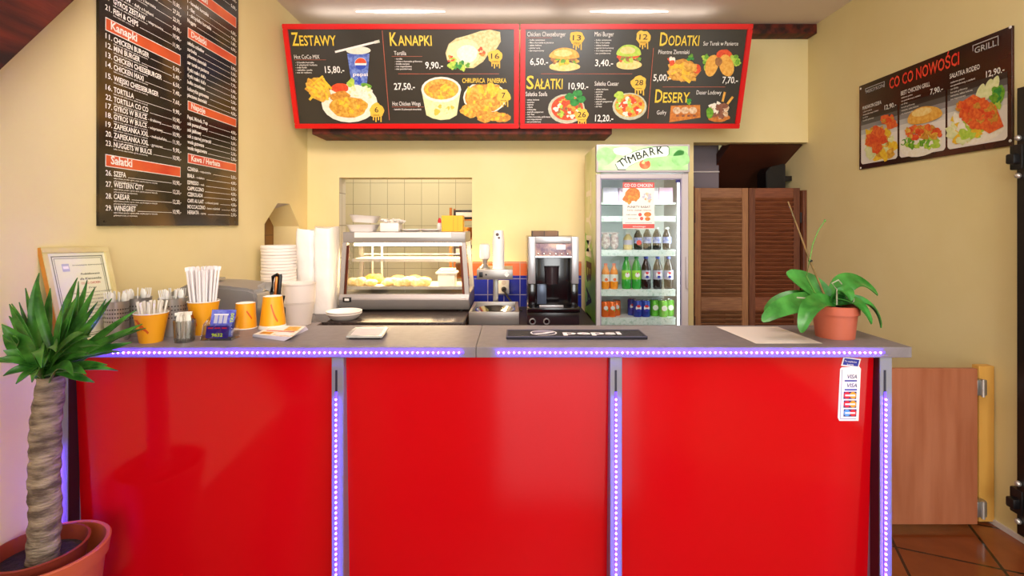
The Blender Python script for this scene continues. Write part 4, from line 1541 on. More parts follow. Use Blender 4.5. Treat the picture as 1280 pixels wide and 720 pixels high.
q.lathe([(0, .064), (.028, .064), (.036, .076), (.036, .150), (.033, .163), (.02, .168), (0, .168)], 'white_plastic', o_, 28)
q.build('bottle', t)
# socket with plug
t = thing('wall_socket', 'white wall socket on the blue tiles beside the coffee machine', 'socket', ((629.5 - 640) / F * 3.91, 3.912, .93))
q = MB()
q.box((623 - 640) / F * 3.91, (636.5 - 640) / F * 3.91, 3.892, 3.911, CH - (367 - HZ) / F * 3.91, CH - (350 - HZ) / F * 3.91, 'white_plastic', 0.005)
q.build('plate', t)
q = MB()
q.lathe([(.016, 0), (.018, .002), (0, .002)], 'plaster_grey', (-.062, 3.892, .965), 20, Matrix.Rotation(PI / 2, 4, 'X'))
q.build('outlet', t)
t = thing('plug_cable', 'black plug and cable running from the wall socket', 'cable', (-.06, 3.86, .91))
q = MB()
q.tube([(-.062, 3.889, .915), (-.062, 3.85, .912)], .02, 'black_plastic', 14, .013)
q.build('plug', t)
q = MB()
q.tube([(-.062, 3.855, .912), (-.055, 3.82, .905), (-.03, 3.78, .87), (.0, 3.72, .84), (.05, 3.68, .80), (.07, 3.66, .788)], .007, 'black_plastic', 8)
q.build('cable', t)

# ---------------------------------------------------------------- coffee machine
mat('machine_black', '#0E0A0D', 0.18, coat=0.3)
mat('machine_silver', '#B4B6BA', 0.35, 0.6)
mat('machine_dark', '#2A2024', 0.25)
mat('panel_purple', '#6A5A72', 0.3, col2='#C8A898', scale=22)
mat('screen_white', '#E8E4EC', 0.3, emit=0.4)
mat('tray_bluegrey', '#4A566A', 0.3, 0.3)
YM = 3.12
mx = lambda p: (p - 640) / F * YM
mz = lambda p: CH - (p - HZ) / F * YM
t = thing('coffee_machine', 'black and silver coffee machine on the dark cabinet', 'coffee machine', (mx(692), 3.35, .78))
q = MB()
q.box(mx(660), mx(724), 3.20, 3.60, .795, mz(296), 'machine_black', 0.006)
for x in (mx(666), mx(718)):
    for y in (3.25, 3.55):
        q.lathe([(0, 0), (.018, 0), (.018, .016), (0, .016)], 'black_plastic', (x, y, .78), 12)
q.build('body', t)
for xa, xb in ((660.5, 669.5), (714.5, 723.5)):
    q = MB()
    q.box(mx(xa), mx(xb), YM, 3.21, mz(355), mz(296), 'machine_silver', 0.005)
    q.build('side_panel', t)
q = MB()
q.box(mx(669.5), mx(714.5), YM + .01, 3.21, mz(304), mz(296), 'machine_silver', 0.002)
q.build('top_panel', t)
q = MB()
q.box(mx(705), mx(713), YM + .008, YM + .012, mz(301), mz(298), 'white_plastic')
q.build('badge', t)
q = MB()
q.box(mx(669.5), mx(714.5), YM + .014, 3.21, mz(322), mz(304.5), 'panel_purple', 0.002)
pd = q.build('control_panel', t)
q = MB()
q.box(mx(696), mx(707), YM + .011, YM + .016, mz(312), mz(306), 'screen_white')
q.build('screen', pd)
q = MB()
q.box(mx(669.5), mx(714.5), YM + .004, YM + .016, mz(322), mz(320.2), 'chrome', 0.001, 1)
q.build('trim_bar', pd)
for k in range(6):
    q = MB()
    q.ball((mx(673 + k * 7.4), YM + .013, mz(317.6)), (.008, .004, .006), 'chrome', 2)
    q.build('button', pd)
q = MB()
q.lathe([(0, 0), (.042, 0), (.046, .105), (.05, .11), (0, .11)], 'machine_dark', (mx(690.5), YM + .06, mz(356)), 24)
q.build('spout', t)
q = MB()
q.box(mx(660.5), mx(669.5), YM + .03, 3.21, mz(385), mz(355.5), 'machine_black', 0.003)
q.box(mx(714.5), mx(723.5), YM + .03, 3.21, mz(385), mz(355.5), 'machine_black', 0.003)
q.box(mx(672), mx(684), 3.185, 3.20, mz(382), mz(357), 'tray_bluegrey', 0.002)
q.build('cup_bay', t)
q = MB()
q.box(mx(659), mx(724.5), YM - .03, 3.21, mz(390), mz(384), 'machine_black', 0.004)
q.box(mx(674), mx(704), YM - .02, 3.12, mz(384), mz(381), 'machine_silver', 0.002)
q.build('drip_tray', t)
q = MB()
q.box(mx(659), mx(724.5), YM, 3.21, .795, mz(390.5), 'machine_dark', 0.004)
bs = q.build('base_front', t)
for px in (665.5, 683):
    q = MB()
    M = Matrix.Translation((mx(px), YM - .001, mz(401.5))) @ Matrix.Rotation(PI / 2, 4, 'X')
    q.lathe([(.012, 0), (.019, 0), (.02, .014), (.016, .018), (.013, .012)], 'machine_silver', n=20, M=M)
    q.lathe([(0, .0), (.0125, 0), (.0125, .01), (0, .01)], 'machine_black', n=16, M=M)
    q.build('knob', bs)
mat('brown_box', '#5A3E28', 0.5, col2='#7A5A3C', scale=14)
t = thing('brown_carton', 'flat brown carton lying on the coffee machine', 'box', (mx(683), 3.3, mz(296)))
q = MB()
q.box(mx(666), mx(700), 3.22, 3.42, mz(296) + .0005, mz(296) + .034, 'brown_box', 0.002, 1)
q.build('box', t)
q = MB()
for xx in (666, 681, 699):
    q.box(mx(xx), mx(xx + 1), 3.2185, 3.2205, mz(296) + .001, mz(296) + .033, 'ink_black')
q.build('tape', t)

# ---------------------------------------------------------------- drinks fridge
mat('fridge_grey', '#B9B4B6', 0.35)
mat('fridge_white', '#E9F0EC', 0.5)
mat('fridge_side', '#C4D07A', 0.4, col2='#E2E4B4', scale=3)
mat('side_green', '#7ABF3E', 0.4, col2='#9CD05A', scale=6)
mat('header_green', '#8ED67A', 0.35, col2='#C6EDB4', scale=9, emit=0.25, ecol=(0.42, 0.75, 0.35))
mat('shelf_lip', '#E4F4EE', 0.3, col2='#A8CCBC', scale=60, lo=.5, hi=.75)
mat('tube_white', '#FFFFFF', 0.4, emit=3.5, ecol=(0.92, 1.0, 0.98))
YG = 3.30
fx = lambda p, Y=YG: (p - 640) / F * Y
fz = lambda p, Y=YG: CH - (p - HZ) / F * Y
x0, x1 = fx(745), fx(861)
t = thing('drinks_fridge', 'tall glass-fronted drinks fridge with lit green header', 'fridge', ((x0 + x1) / 2, 3.55, 0))
q = MB()
ZF = fz(181)
q.box(x0, x0 + .03, YG + .005, 3.80, 0.05, ZF, 'fridge_side', 0.003)
q.build('side_panel', t)
q = MB()
q.box(x1 - .03, x1, YG + .005, 3.80, 0.05, ZF, 'fridge_grey', 0.003)
q.build('side_panel', t)
q = MB()
q.box(x0 + .03, x1 - .03, 3.74, 3.80, 0.05, ZF, 'fridge_white')
q.box(x0 + .03, x1 - .03, YG + .03, 3.74, fz(216), ZF, 'fridge_white')
q.box(x0 + .03, x1 - .03, YG + .03, 3.74, 0.05, 0.56, 'fridge_white')
q.build('liner', t)
q = MB()
for x in (x0 + .04, x1 - .08):
    for y in (3.36, 3.72):
        q.box(x, x + .04, y, y + .04, 0, 0.05, 'black_plastic')
q.build('feet', t)
q = MB()
q.box(x0, x1, YG - .02, YG + .03, fz(215.5), ZF, 'fridge_grey', 0.003)
hd = q.build('header', t)
q = MB()
q.box(x0 + .012, x1 - .012, YG - .023, YG - .018, fz(213), fz(183.5), 'header_green', 0.001, 1)
q.build('light_panel', hd)
hpl = Plane((0, YG - .0232, 0), (1, 0, 0), (0, 0, 1))
q = Print(hpl, .0005)
mat('h_leaf', '#84CC74', 0.4, col2='#A8E09A', scale=20, emit=.15, ecol=(.4, .75, .35))
mat('h_white', '#EAF6E6', 0.4, emit=.25, ecol=(.85, 1, .8))
mat('h_text', '#4A5A4A', 0.4)
mat('h_apple', '#D8482A', 0.4, col2='#E98A54', scale=25)
q.blob(757, 195, 12, 11, 'h_leaf', 1, .1, 2)
q.blob(851, 198, 11, 10, 'h_leaf', 1, .1, 3)
q.blob(842, 190, 14, 5, 'h_leaf', 1, .1, 3)
q.blob(826, 204, 5, 4, 'h_leaf', 1, .1, 4)
q.blob(778, 189, 12, 5, 'h_white', 1, .1, 5)
ban = [(768.5, 205), (773, 201.5), (780, 195.5), (792, 189.5), (804, 185.5), (818, 183.2), (834, 182.2), (836.5, 184), (836.5, 192.5), (834, 195), (820, 196.5), (806, 199.5), (794, 204), (785, 209), (782, 212.5), (772, 212.5)]
q.poly(ban, 'h_text', 2)
cx_, cy_ = 803, 197
q.poly([(cx_ + (x - cx_) * .975, cy_ + (y - cy_) * .93) for x, y in ban], 'h_white', 3)
for ch, x, y, r, w in (('T', 776.5, 210, .62, 8), ('Y', 781.0, 206, .58, 8), ('M', 787.4, 204.6, .44, 9.5), ('B', 797.0, 199.8, .34, 7.0), ('A', 803.4, 197.8, .28, 8.6), ('R', 813.0, 194.6, .2, 7.2), ('K', 821.8, 193.0, .13, 8.2)):
    u, v_ = hpl.hit(x, y)
    for sx, sz in ((0, 0), (.0011, 0), (-.0011, 0), (.0005, .0008)):
        q.text_uv(ch, u + sx, v_ + sz, .050, 'h_text', w / F * YG * .92, 5, 0.0, rot=r)
q.blob(806, 205.5, 7, 6, 'h_apple', 6)
q.blob(809, 199.5, 5.5, 2, 'h_leaf', 7, rot=-.35)
q.blob(804, 203.5, 2, 1.6, 'p_bunlight', 8)
q.build('logo', hd)
# side lettering
fpl = Plane((x0, 0, 0), (0, -1, 0), (0, 0, 1))
q = Print(fpl, .0006)
q.poly_uv([(-3.79, .1), (-3.33, .1), (-3.33, 1.12), (-3.5, 1.3), (-3.79, 1.35)], 'side_green', 0)
for k, ch in enumerate('TYMBARK'):
    q.text_uv(ch, -3.72, 1.70 - k * .185, .24, 'ink_black' if k > 2 else 'p_cream', .15, 2, .03, rot=-PI / 2)
q.build('side_logo', t)
# door
YD = 3.262
dz1, dz0 = fz(217.5, YD), 0.06
dx0, dx1 = fx(745.5, YD), fx(860.5, YD)
gx0, gx1 = fx(750.5, YD), fx(852.5, YD)
gz1, gz0 = fz(223, YD), 0.42
q = MB()
for a0, a1, c0, c1 in ((dx0, gx0, dz0, dz1), (gx1, dx1, dz0, dz1), (gx0, gx1, gz1, dz1), (gx0, gx1, dz0, gz0)):
    q.box(a0, a1, YD, YD + .036, c0, c1, 'fridge_grey', 0.002, 1)
dr = q.build('door', t)
q = MB()
g = .006
for a0, a1, c0, c1 in ((gx0, gx0 + g, gz0, gz1), (gx1 - g, gx1, gz0, gz1), (gx0 + g, gx1 - g, gz1 - g, gz1), (gx0 + g, gx1 - g, gz0, gz0 + g)):
    q.box(a0, a1, YD + .004, YD + .03, c0, c1, 'ink_grey')
q.build('gasket', dr)
q = MB()
q.box(gx0 + g, gx1 - g, YD + .012, YD + .018, gz0 + g, gz1 - g, 'door_glass')
q.build('glass_pane', dr)
q = MB()
q.box(gx1 - .014, gx1 - .008, YD + .011, YD + .0119, fz(228, YD), fz(224.2, YD), 'ink_blue')
q.box(gx1 - .036, gx1 - .008, YD + .0105, YD + .0119, fz(228, YD), fz(224.2, YD), 'ink_navy')
q.build('sticker', dr)
q = MB()
q.box(dx1 - .02, dx1 - .008, YD - .02, YD, 1.0, 1.2, 'fridge_grey', 0.003)
q.build('handle', dr)
# shelves
YS = 3.36
shelf_rows = []
for py, lip in ((253, 2.5), (270, 7), (312.5, 7.5), (362, 8), (397.3, 8.5)):
    z = fz(py, YS)
    q = MB()
    q.box(x0 + .034, fx(845, YS), YS + .004, 3.735, z - .006, z, 'fridge_white')
    q.box(x0 + .034, fx(844, YS), YS - .004, YS + .004, z - lip / F * YS, z, 'shelf_lip')
    q.build('shelf', t)
    shelf_rows.append(z)
q = MB()
q.box(fx(846.5, YS), fx(850, YS), YS - .02, YS + .0, 0.57, fz(226, YS), 'tube_white')
q.build('light_tube', t)
area('fridge_light', ((x0 + x1) / 2, 3.325, 1.60), ((x0 + x1) / 2, 3.6, 1.0), 0.4, 0.04, 1.1, (0.92, 1.0, 0.98))
area('fridge_side_light', (x1 - .045, 3.36, 1.1), ((x0 + x1) / 2, 3.6, 1.05), 0.04, 1.0, 2.2, (0.92, 1.0, 0.98))
# drinks
mat('pet_orange', '#F2941E', 0.12, coat=.3)
mat('pet_green', '#28A23A', 0.12, coat=.3)
mat('pet_dark', '#1A0E0C', 0.1, coat=.3)
mat('pet_clear', '#C8D4D0', 0.12)
mat('label_white', '#EDEDE6', 0.4)
mat('label_blue', '#4A62C0', 0.4, col2='#B8C4E8', scale=40)
mat('label_pale', '#B8B8CC', 0.4)
mat('label_orange', '#F2702A', 0.4)
mat('label_lime', '#9ADA3E', 0.4)
mat('cap_white', '#F2F2F2', 0.4)
mat('cap_blue', '#3A4EB0', 0.4)
mat('cap_green', '#1E8A32', 0.4)
mat('juice', '#D8C48A', 0.3)
mat('can_orange', '#F0722A', 0.25, .3)
mat('can_blue', '#1E46A8', 0.2, .3)
mat('can_green', '#6CC83E', 0.25, .3)
mat('alu', '#D0D2D4', 0.2, 1.0)
mat('snack', '#E6E0D8', 0.35, col2='#A88A86', scale=45)
protos = {}


def bottle(kind, px, py, h, r, body, lab, cap, label, group, Y, spot=None):
    key = (kind,)
    x, z = (px - 640) / F * Y, py
    if key in protos:
        return dup(protos[key], (x, Y, z), None, label, group)
    t_ = thing('drink_bottle', label, 'bottle', (x, Y, z), group=group)
    o = Vector((x, Y, z))
    q = MB()
    q.lathe([(0, 0), (r * .86, 0), (r, h * .05), (r, h * .30), (r * .95, h * .34), (r, h * .38), (r, h * .58), (r * .9, h * .70), (r * .55, h * .84), (r * .38, h * .90), (r * .38, h * .95), (0, h * .95)], body, o, 24)
    q.build('body', t_)
    q = MB()
    q.lathe([(r * 1.02, h * .30), (r * 1.02, h * .58)], lab, o, 24)
    lb_ = q.build('label_band', t_)
    if spot:
        q = MB()
        for m_, rr, dz in spot:
            M = Matrix.Translation(o + Vector((0, -r * 1.03, h * .44 + dz * r))) @ Matrix.Rotation(PI / 2, 4, 'X')
            q.lathe([(0, .0012 + .0006 * len(m_) % .001), (r * rr, .0), (r * rr, -.004)], m_, n=16, M=M)
        q.build('emblem', lb_)
    q = MB()
    q.lathe([(0, h * .93), (r * .46, h * .93), (r * .46, h), (0, h)], cap, o, 14)
    q.build('cap', t_)
    protos[key] = t_
    return t_


def can(kind, px, z, r, h, body, label, group, Y, spots=None):
    x = (px - 640) / F * Y
    if kind in protos:
        return dup(protos[kind], (x, Y, z), None, label, group)
    t_ = thing('drink_can', label, 'can', (x, Y, z), group=group)
    o = Vector((x, Y, z))
    q = MB()
    q.lathe([(r * .78, .004), (r * .8, 0), (r * .84, 0), (r, h * .07), (r, h * .9), (r * .84, h * .97)], body, o, 24)
    q.build('body', t_)
    q = MB()
    q.lathe([(r * .84, h * .965), (r * .86, h), (r * .8, h), (r * .76, h * .97), (0, h * .97)], 'alu', o, 24)
    q.build('lid', t_)
    if spots:
        q = MB()
        for m_, rr, dz, dx in spots:
            M = Matrix.Translation(o + Vector((dx * r, -r * 1.0 + abs(dx) * r * .3, h * .52 + dz * r))) @ Matrix.Rotation(PI / 2, 4, 'X')
            q.lathe([(0, .0012), (r * rr, .0004), (r * rr, -.004)], m_, n=16, M=M)
        q.build('emblem', t_)
    protos[kind] = t_
    return t_


z1, z2, z3 = shelf_rows[2], shelf_rows[3], shelf_rows[4]
YQ = 3.41
g1, g2, g3 = 'drinks on the upper fridge shelf', 'bottles on the middle fridge shelf', 'cans on the lower fridge shelf'
pep = [('ink_white', .62, 0), ('ink_red', .5, .16), ('ink_blue', .42, -.28)]
for px, lb in ((757, 'orange drink bottle at the hinge end of the middle shelf'), (767.5, 'orange drink bottle next to the green bottles')):
    bottle('orange', px, z2, .168, .027, 'pet_orange', 'label_white', 'label_orange', lb, g2, YQ, [('label_orange', .4, -.4)])
for px, lb in ((783, 'green drink bottle beside the orange bottles'), (795.5, 'green drink bottle beside the dark cola bottles')):
    bottle('green', px, z2, .214, .031, 'pet_green', 'label_lime', 'cap_green', lb, g2, YQ, [('ink_white', .5, 0), ('ink_red', .22, .3)])
for px, lb, b_, k_ in ((807.5, 'dark cola bottle next to the green bottles', 'pet_dark', 'cola'), (822, 'dark cola bottle in the middle of three', 'pet_dark', 'cola'), (835.5, 'dark cola bottle next to the fridge light tube', 'pet_dark', 'cola')):
    bottle(k_, px, z2, .214, .031, b_, 'label_pale', 'cap_blue', lb, g2, YQ, pep)
bottle('juice', 785, z1, .112, .031, 'juice', 'label_pale', 'cap_white', 'pale juice bottle beside the snack bags', g1, YQ)
for px, lb in ((797.5, 'dark soda bottle with red mark on the upper shelf'),):
    bottle('soda', px, z1, .14, .0275, 'pet_dark', 'label_blue', 'cap_white', lb, g1, YQ, [('ink_red', .6, -.5)])
for px, lb in ((809, 'blue-labelled soda bottle next to the one with a red mark'), (821, 'blue-labelled soda bottle between two of its kind'), (833.5, 'soda bottle with blue label next to the fridge light tube')):
    bottle('soda2', px, z1, .147, .0275, 'pet_dark', 'label_blue', 'cap_white', lb, g1, YQ)
for k, (px, lb) in enumerate(((757, 'speckled snack bag at the hinge end of the upper shelf'), (768, 'speckled snack bag beside the pale juice bottle'))):
    q = MB()
    q.ball((0, 0, .052), (.031, .024, .058), 'snack', 3, .05, k)
    q.box(-.028, .028, -.002, .002, .1, .112, 'snack')
    o = q.build('snack_bag')
    o.location = ((px - 640) / F * YQ, YQ, z1 + .003)
    tag(o, lb, 'snack bag', g1)
for px, lb in ((756.5, 'orange can at the hinge end of the lower shelf'), (765, 'orange can in the middle of three'), (770.5, 'orange can set behind the other two')):
    can('orange can', px, z3, .028, .105, 'can_orange', lb, g3, YQ + (.05 if px == 770.5 else 0), [('label_white', .5, .2, 0), ('can_green', .35, -.3, .2)])
for px, lb, dy in ((790, 'blue cola can behind the two front ones', .06), (797, 'blue cola can beside the orange cans', 0), (807, 'blue cola can beside the green cans', 0)):
    can('blue can', px, z3, .030, .112, 'can_blue', lb, g3, YQ + dy, [('ink_white', .62, .1, 0), ('ink_red', .55, .22, 0), ('ink_blue', .5, -.25, 0)])
for px, lb, dy in ((818, 'green can beside the blue cola cans', .03), (829, 'green can in front of the others', 0), (837, 'green can next to the fridge light tube', .03)):
    can('green can', px, z3, .030, .112, 'can_green', lb, g3, YQ + dy, [('label_white', .6, 0, 0), ('label_lime', .3, .5, .2)])
mat('pink_box', '#E6C6DC', 0.4, col2='#D8A0C8', scale=12)
mat('lilac_box', '#C8C0D8', 0.4, col2='#E6E2EA', scale=12)
for k, (xa, xb, m_, lb) in enumerate(((753, 772, 'lilac_box', 'pale lilac carton on the top fridge shelf'), (773, 792, 'pink_box', 'pink carton on the top fridge shelf behind the notice'), (800, 822, 'lilac_box', 'pale carton on the top fridge shelf right of the notice'), (823, 840, 'pink_box', 'pink carton on the top fridge shelf by the light tube'))):
    q = MB()
    q.box((xa - 640) / F * 3.42, (xb - 640) / F * 3.42, 3.40, 3.52, shelf_rows[0], shelf_rows[0] + .10, m_, .003)
    q.solo('drink_carton', lb, 'carton', ((xa + xb - 1280) / 2 / F * 3.42, 3.46, shelf_rows[0]), 'cartons on the top fridge shelf')
# notice on the glass
npl = Plane((0, YD + .0112, 0), (1, 0, 0), (0, 0, 1))
t = thing('notice', 'paper notice with red bands taped to the fridge glass', 'notice', ((798 - 640) / F * YD, YD + .011, fz(286, YD)))
q = MB()
a = npl.hit(778.5, 286)
c = npl.hit(818, 228)
q.box(a[0], c[0], YD + .0108, YD + .0116, a[1], c[1], 'white_paper')
q.build('sheet', t)
npl = Plane((0, YD + .0106, 0), (1, 0, 0), (0, 0, 1))
q = Print(npl, .0002, .0001)
mat('n_red', '#C8524A', 0.5)
q.poly([(778.5, 228), (818, 228), (818, 235), (778.5, 235)], 'n_red', 1)
q.text('CO CO CHICKEN', 780.5, 233.6, 815.5, 4, 'ink_white', 3, .012)
q.poly([(778.5, 280), (818, 280), (818, 285.4), (778.5, 285.4)], 'n_red', 1)
q.text('smacznego', 791, 284, 807, 2, 'ink_white', 3)
q.blob(791, 243, 9.5, 8.5, 'p_waffle', 1, .05, 3)
q.scatter(789, 249, 9, 3.5, ['p_waffle', 'p_crust2'], 10, 3.4, 2, 61)
q.scatter(809, 245, 5, 6, ['p_ice', 'label_pale'], 10, 2.2, 1, 62)
q.text('PUNKTY RABAT', 784.5, 260, 813, 2.8, 'ink_black', 3, .01)
q.text('karta stałego klienta', 784, 263.5, 814, 1.8, 'ink_black', 3)
q.text('mały zestaw', 783, 269, 796, 1.8, 'ink_black', 3)
q.text('duży zestaw', 785, 274, 797, 1.8, 'ink_black', 3)
q.blob(800, 268.3, 2.2, 2.2, 'n_red', 2)
q.blob(802, 273.2, 2.2, 2.2, 'n_red', 2)
q.blob(809.5, 268, 4.6, 3, 'p_waffle', 2)
q.blob(809.5, 273.6, 3.4, 2.4, 'p_waffle', 2)
q.line(781, 278.4, 815, 278.4, .6, 'ink_grey', 2)
q.build('print', t)
# ---------------------------------------------------------------- louvred doors in the doorway
mat('louvre_wood', '#7E5236', 0.5, col2='#9C6E4A', scale=4, stretch=(2, 6, 30), bump=0.25, bscale=30)
mat('louvre_red_shaded', '#6E3A22', 0.5, col2='#8A4E30', scale=4, stretch=(2, 6, 30), bump=0.25, bscale=30)  # darker copy of the louvre wood, shade on the right leaf in its colour
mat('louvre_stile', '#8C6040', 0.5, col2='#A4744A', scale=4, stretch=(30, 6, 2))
mat('louvre_stile_red_shaded', '#5A2E1C', 0.5, col2='#74442A', scale=4, stretch=(30, 6, 2))  # stile wood darkened the same way for the shaded leaf


def louvred(xa, xb, y, label, wood, stile, hinge_x):
    z0, z1 = 0.25, CH - (235 - HZ) / F * y
    t = thing('louvred_door', label, 'door', ((xa + xb) / 2, y, z0), group='louvred saloon doors')
    sw, th = 0.048, 0.030
    q = MB()
    for a, c in ((xa, xa + sw), (xb - sw, xb)):
        q = MB()
        q.box(a, c, y, y + th, z0, z1, stile, 0.002, 1)
        q.build('stile', t)
    zr = z1 - 0.072
    for a, c in ((zr, z1), (z0, z0 + .09), (0.745, 0.845)):
        q = MB()
        q.box(xa + sw, xb - sw, y + .003, y + th - .003, a, c, wood, 0.002, 1)
        q.build('rail', t)
    q = MB()
    for lo_, hi_ in ((z0 + .09, .745), (.845, zr)):
        n_ = int(round((hi_ - lo_) / 0.033))
        for k in range(n_):
            z = lo_ + (k + .5) * (hi_ - lo_) / n_
            M = Matrix.Translation((0, y + th / 2, z)) @ Matrix.Rotation(math.radians(-50), 4, 'X')
            q.box(xa + sw - .002, xb - sw + .002, -.0215, .0215, -.0035, .0035, wood, 0.0015, 1, M)
    q.build('slats', t)
    for z in (0.62, 1.42):
        q = MB()
        q.lathe([(0, 0), (.008, 0), (.008, .08), (0, .08)], 'black_metal', (hinge_x, y - .006, z), 10)
        q.build('hinge', t)
    return t


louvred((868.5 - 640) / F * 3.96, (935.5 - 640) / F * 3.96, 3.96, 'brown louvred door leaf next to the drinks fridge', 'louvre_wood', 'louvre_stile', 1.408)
louvred((936.5 - 640) / F * 3.96, (1000 - 640) / F * 3.96, 3.96, 'reddish louvred door leaf with shade in its colour next to the right wall', 'louvre_red_shaded', 'louvre_stile_red_shaded', 2.232)
b = MB()
b.box(2.236, 2.264, 3.93, 3.99, 0, CH - (238 - HZ) / F * 3.96, 'louvre_stile_red_shaded', 0.002)
b.box(1.391, 1.402, 3.93, 4.05, 0, 1.70, 'dark_wood', 0.001)
structure(b.build('trim_4'), 'dark jamb strips beside the louvred doors', 'door jamb')
# loudspeaker on the passage wall
t = thing('loudspeaker', 'black loudspeaker fixed to the wall above the louvred doors', 'speaker', (2.2, 4.1, 1.69))
q = MB()
z0, z1 = 1.68, 1.895
q.prism([(2.03, 4.08, z0), (2.175, 4.08, z0), (2.175, 4.08, z1), (2.055, 4.08, z1 - .03), (2.025, 4.08, z1 - .07)], (0, .16, 0), 'black_plastic', 0.006)
q.build('cabinet', t)
q = MB()
q.box(2.175, 2.185, 4.09, 4.23, z0 + .01, z1 - .01, 'black_metal', 0.003)
q.build('grille', t)
q = MB()
q.box(2.185, XR - .001, 4.14, 4.18, 1.76, 1.80, 'black_metal', 0.003)
q.build('bracket', t)

# ---------------------------------------------------------------- things on the bar
ZT0 = ZT
# certificate leaning on the left wall
mat('frame_gold', '#D8C88C', 0.35, 0.2, col2='#E4D8A4', scale=8)
mat('frame_orange', '#C8822E', 0.45)
mat('cert_paper', '#E9E8CC', 0.35)
mat('cert_mat', '#8A8C72', 0.4)
TL, TR = P(51, 309.5, 1.69), P(135.5, 308.5, 1.945)
BL, BR = P(67, 430, 1.72), P(147, 430, 1.945)
ud = (TR - TL).normalized()
TL.z = TR.z = 1.330
lean = Vector((0.062, 0.012, -(1.330 - ZT0 - .001)))
cw = (TR - TL).length
t = thing('certificate_frame', 'gold framed certificate leaning on the left wall behind the yucca', 'picture frame', TL + lean + ud * cw / 2)
cpl = Plane(TL + lean, ud, -lean)
cpl_h = lean.length
q = MB()
bw = .020
for a0, a1, b0, b1 in ((0, cw, 0, bw), (0, cw, cpl_h - bw, cpl_h), (0, bw, bw, cpl_h - bw), (cw - bw, cw, bw, cpl_h - bw)):
    q.prism([cpl.at(a0, b0), cpl.at(a1, b0), cpl.at(a1, b1), cpl.at(a0, b1)], cpl.n * -.014, 'frame_gold', 0.002)
fr = q.build('frame', t)
q = MB()
q.prism([cpl.at(-.0012, 0, -.001), cpl.at(0, 0, -.001), cpl.at(0, cpl_h, -.001), cpl.at(-.0012, cpl_h, -.001)], cpl.n * -.014, 'frame_orange')
q.build('edge', fr)
q = MB()
q.prism([cpl.at(bw - .002, bw - .002, -.005), cpl.at(cw - bw + .002, bw - .002, -.005), cpl.at(cw - bw + .002, cpl_h - bw + .002, -.005), cpl.at(bw - .002, cpl_h - bw + .002, -.005)], cpl.n * -.004, 'cert_paper')
q.build('sheet', t)
cp2 = Plane(cpl.at(0, 0, -.0046), ud, -lean)
q = Print(cp2, .0001, .0002)
for e in (.030, .038):
    w = .0022 if e > .035 else .004
    for a0, a1, b0, b1 in ((e, cw - e, e, e + w), (e, cw - e, cpl_h - e - w, cpl_h - e), (e, e + w, e, cpl_h - e), (cw - e - w, cw - e, e, cpl_h - e)):
        q.poly_uv([(a0, b0), (a1, b0), (a1, b1), (a0, b1)], 'cert_mat', 0)
q.poly_uv([(.062, cpl_h - .085), (.088, cpl_h - .085), (.088, cpl_h - .058), (.062, cpl_h - .058)], 'label_pale', 1)
q.poly_uv([(.065, cpl_h - .076), (.085, cpl_h - .076), (.085, cpl_h - .066), (.065, cpl_h - .066)], 'ink_white', 2)
mat('cert_ink', '#4A4A3A', 0.6)
for s, u, dz, cap, w, m in (('Stowarzyszenie Gastronomiczne', .10, .066, .004, .12, 'cert_ink'), ('Podziękowanie', .125, .100, .0075, .075, 'cert_ink'), ('dla Kierownika', .118, .118, .0085, .085, 'cert_ink'), ('CO CO CHICKEN', .12, .134, .008, .075, 'n_red'), ('Drogi', .145, .150, .006, .03, 'cert_ink')):
    q.text_uv(s, u, cpl_h - dz, cap, m, w, 2, 0.006, shear=.2 if m == 'cert_ink' else 0)
for k in range(9):
    q.text_uv('serdecznie dziękujemy za pomoc w organizacji', .075 + .01 * (k % 2), cpl_h - .166 - k * .0125, .005, 'cert_ink', .16 - .02 * (k % 3), 2)
q.build('print', t)

# perforated steel cutlery pots
mat('hole_dark', '#2A2624', 0.6)
mat('plastic_clear', '#E9E8E2', 0.3)


def pot(px, Y, r, h, label):
    x = (px - 640) / F * Y
    t_ = thing('cutlery_pot', label, 'cutlery holder', (x, Y, ZT0), group='perforated steel cutlery pots')
    o = Vector((x, Y, ZT0))
    q = MB()
    q.lathe([(0, 0), (r * .96, 0), (r, .003), (r, h - .004), (r * 1.05, h), (r * .97, h), (r * .96, .006), (0, .006)], 'steel', o, 36)
    q.build('cup', t_)
    q = MB()
    for row_ in range(4):
        for k in range(30):
            a = 2 * PI * k / 30
            M = Matrix.Translation(o) @ Matrix.Rotation(a, 4, 'Z') @ Matrix.Translation((r + .0003, 0, h * (.50 + .10 * row_))) @ Matrix.Rotation(PI / 2, 4, 'Y')
            q.lathe([(0, .0002), (.0026, 0)], 'hole_dark', n=8, M=M)
    q.build('perforation', t_)
    return Vector((x, Y, ZT0))


cut = None


def stick(proto_name, builder, label, cat, group, base, tilt, az, cache={}):
    """thin thing stood in a container: base point, tilt from vertical, azimuth"""
    d = Matrix.Rotation(az, 4, 'Z') @ Matrix.Rotation(tilt, 4, 'Y')
    if proto_name + group not in cache:
        q = MB()
        builder(q)
        o = q.build(proto_name)
        tag(o, label, cat, group)
        cache[proto_name + group] = o
    else:
        o0 = cache[proto_name + group]
        o = o0.copy()
        COL.objects.link(o)
        o['label'] = label
    o.location = base
    o.rotation_euler = d.to_euler()
    return o


def spoon(q):
    q.box(-.003, .003, -.001, .001, 0, .125, 'plastic_clear', .0008, 1)
    q.ball((0, 0, .145), (.012, .004, .022), 'plastic_clear', 2)


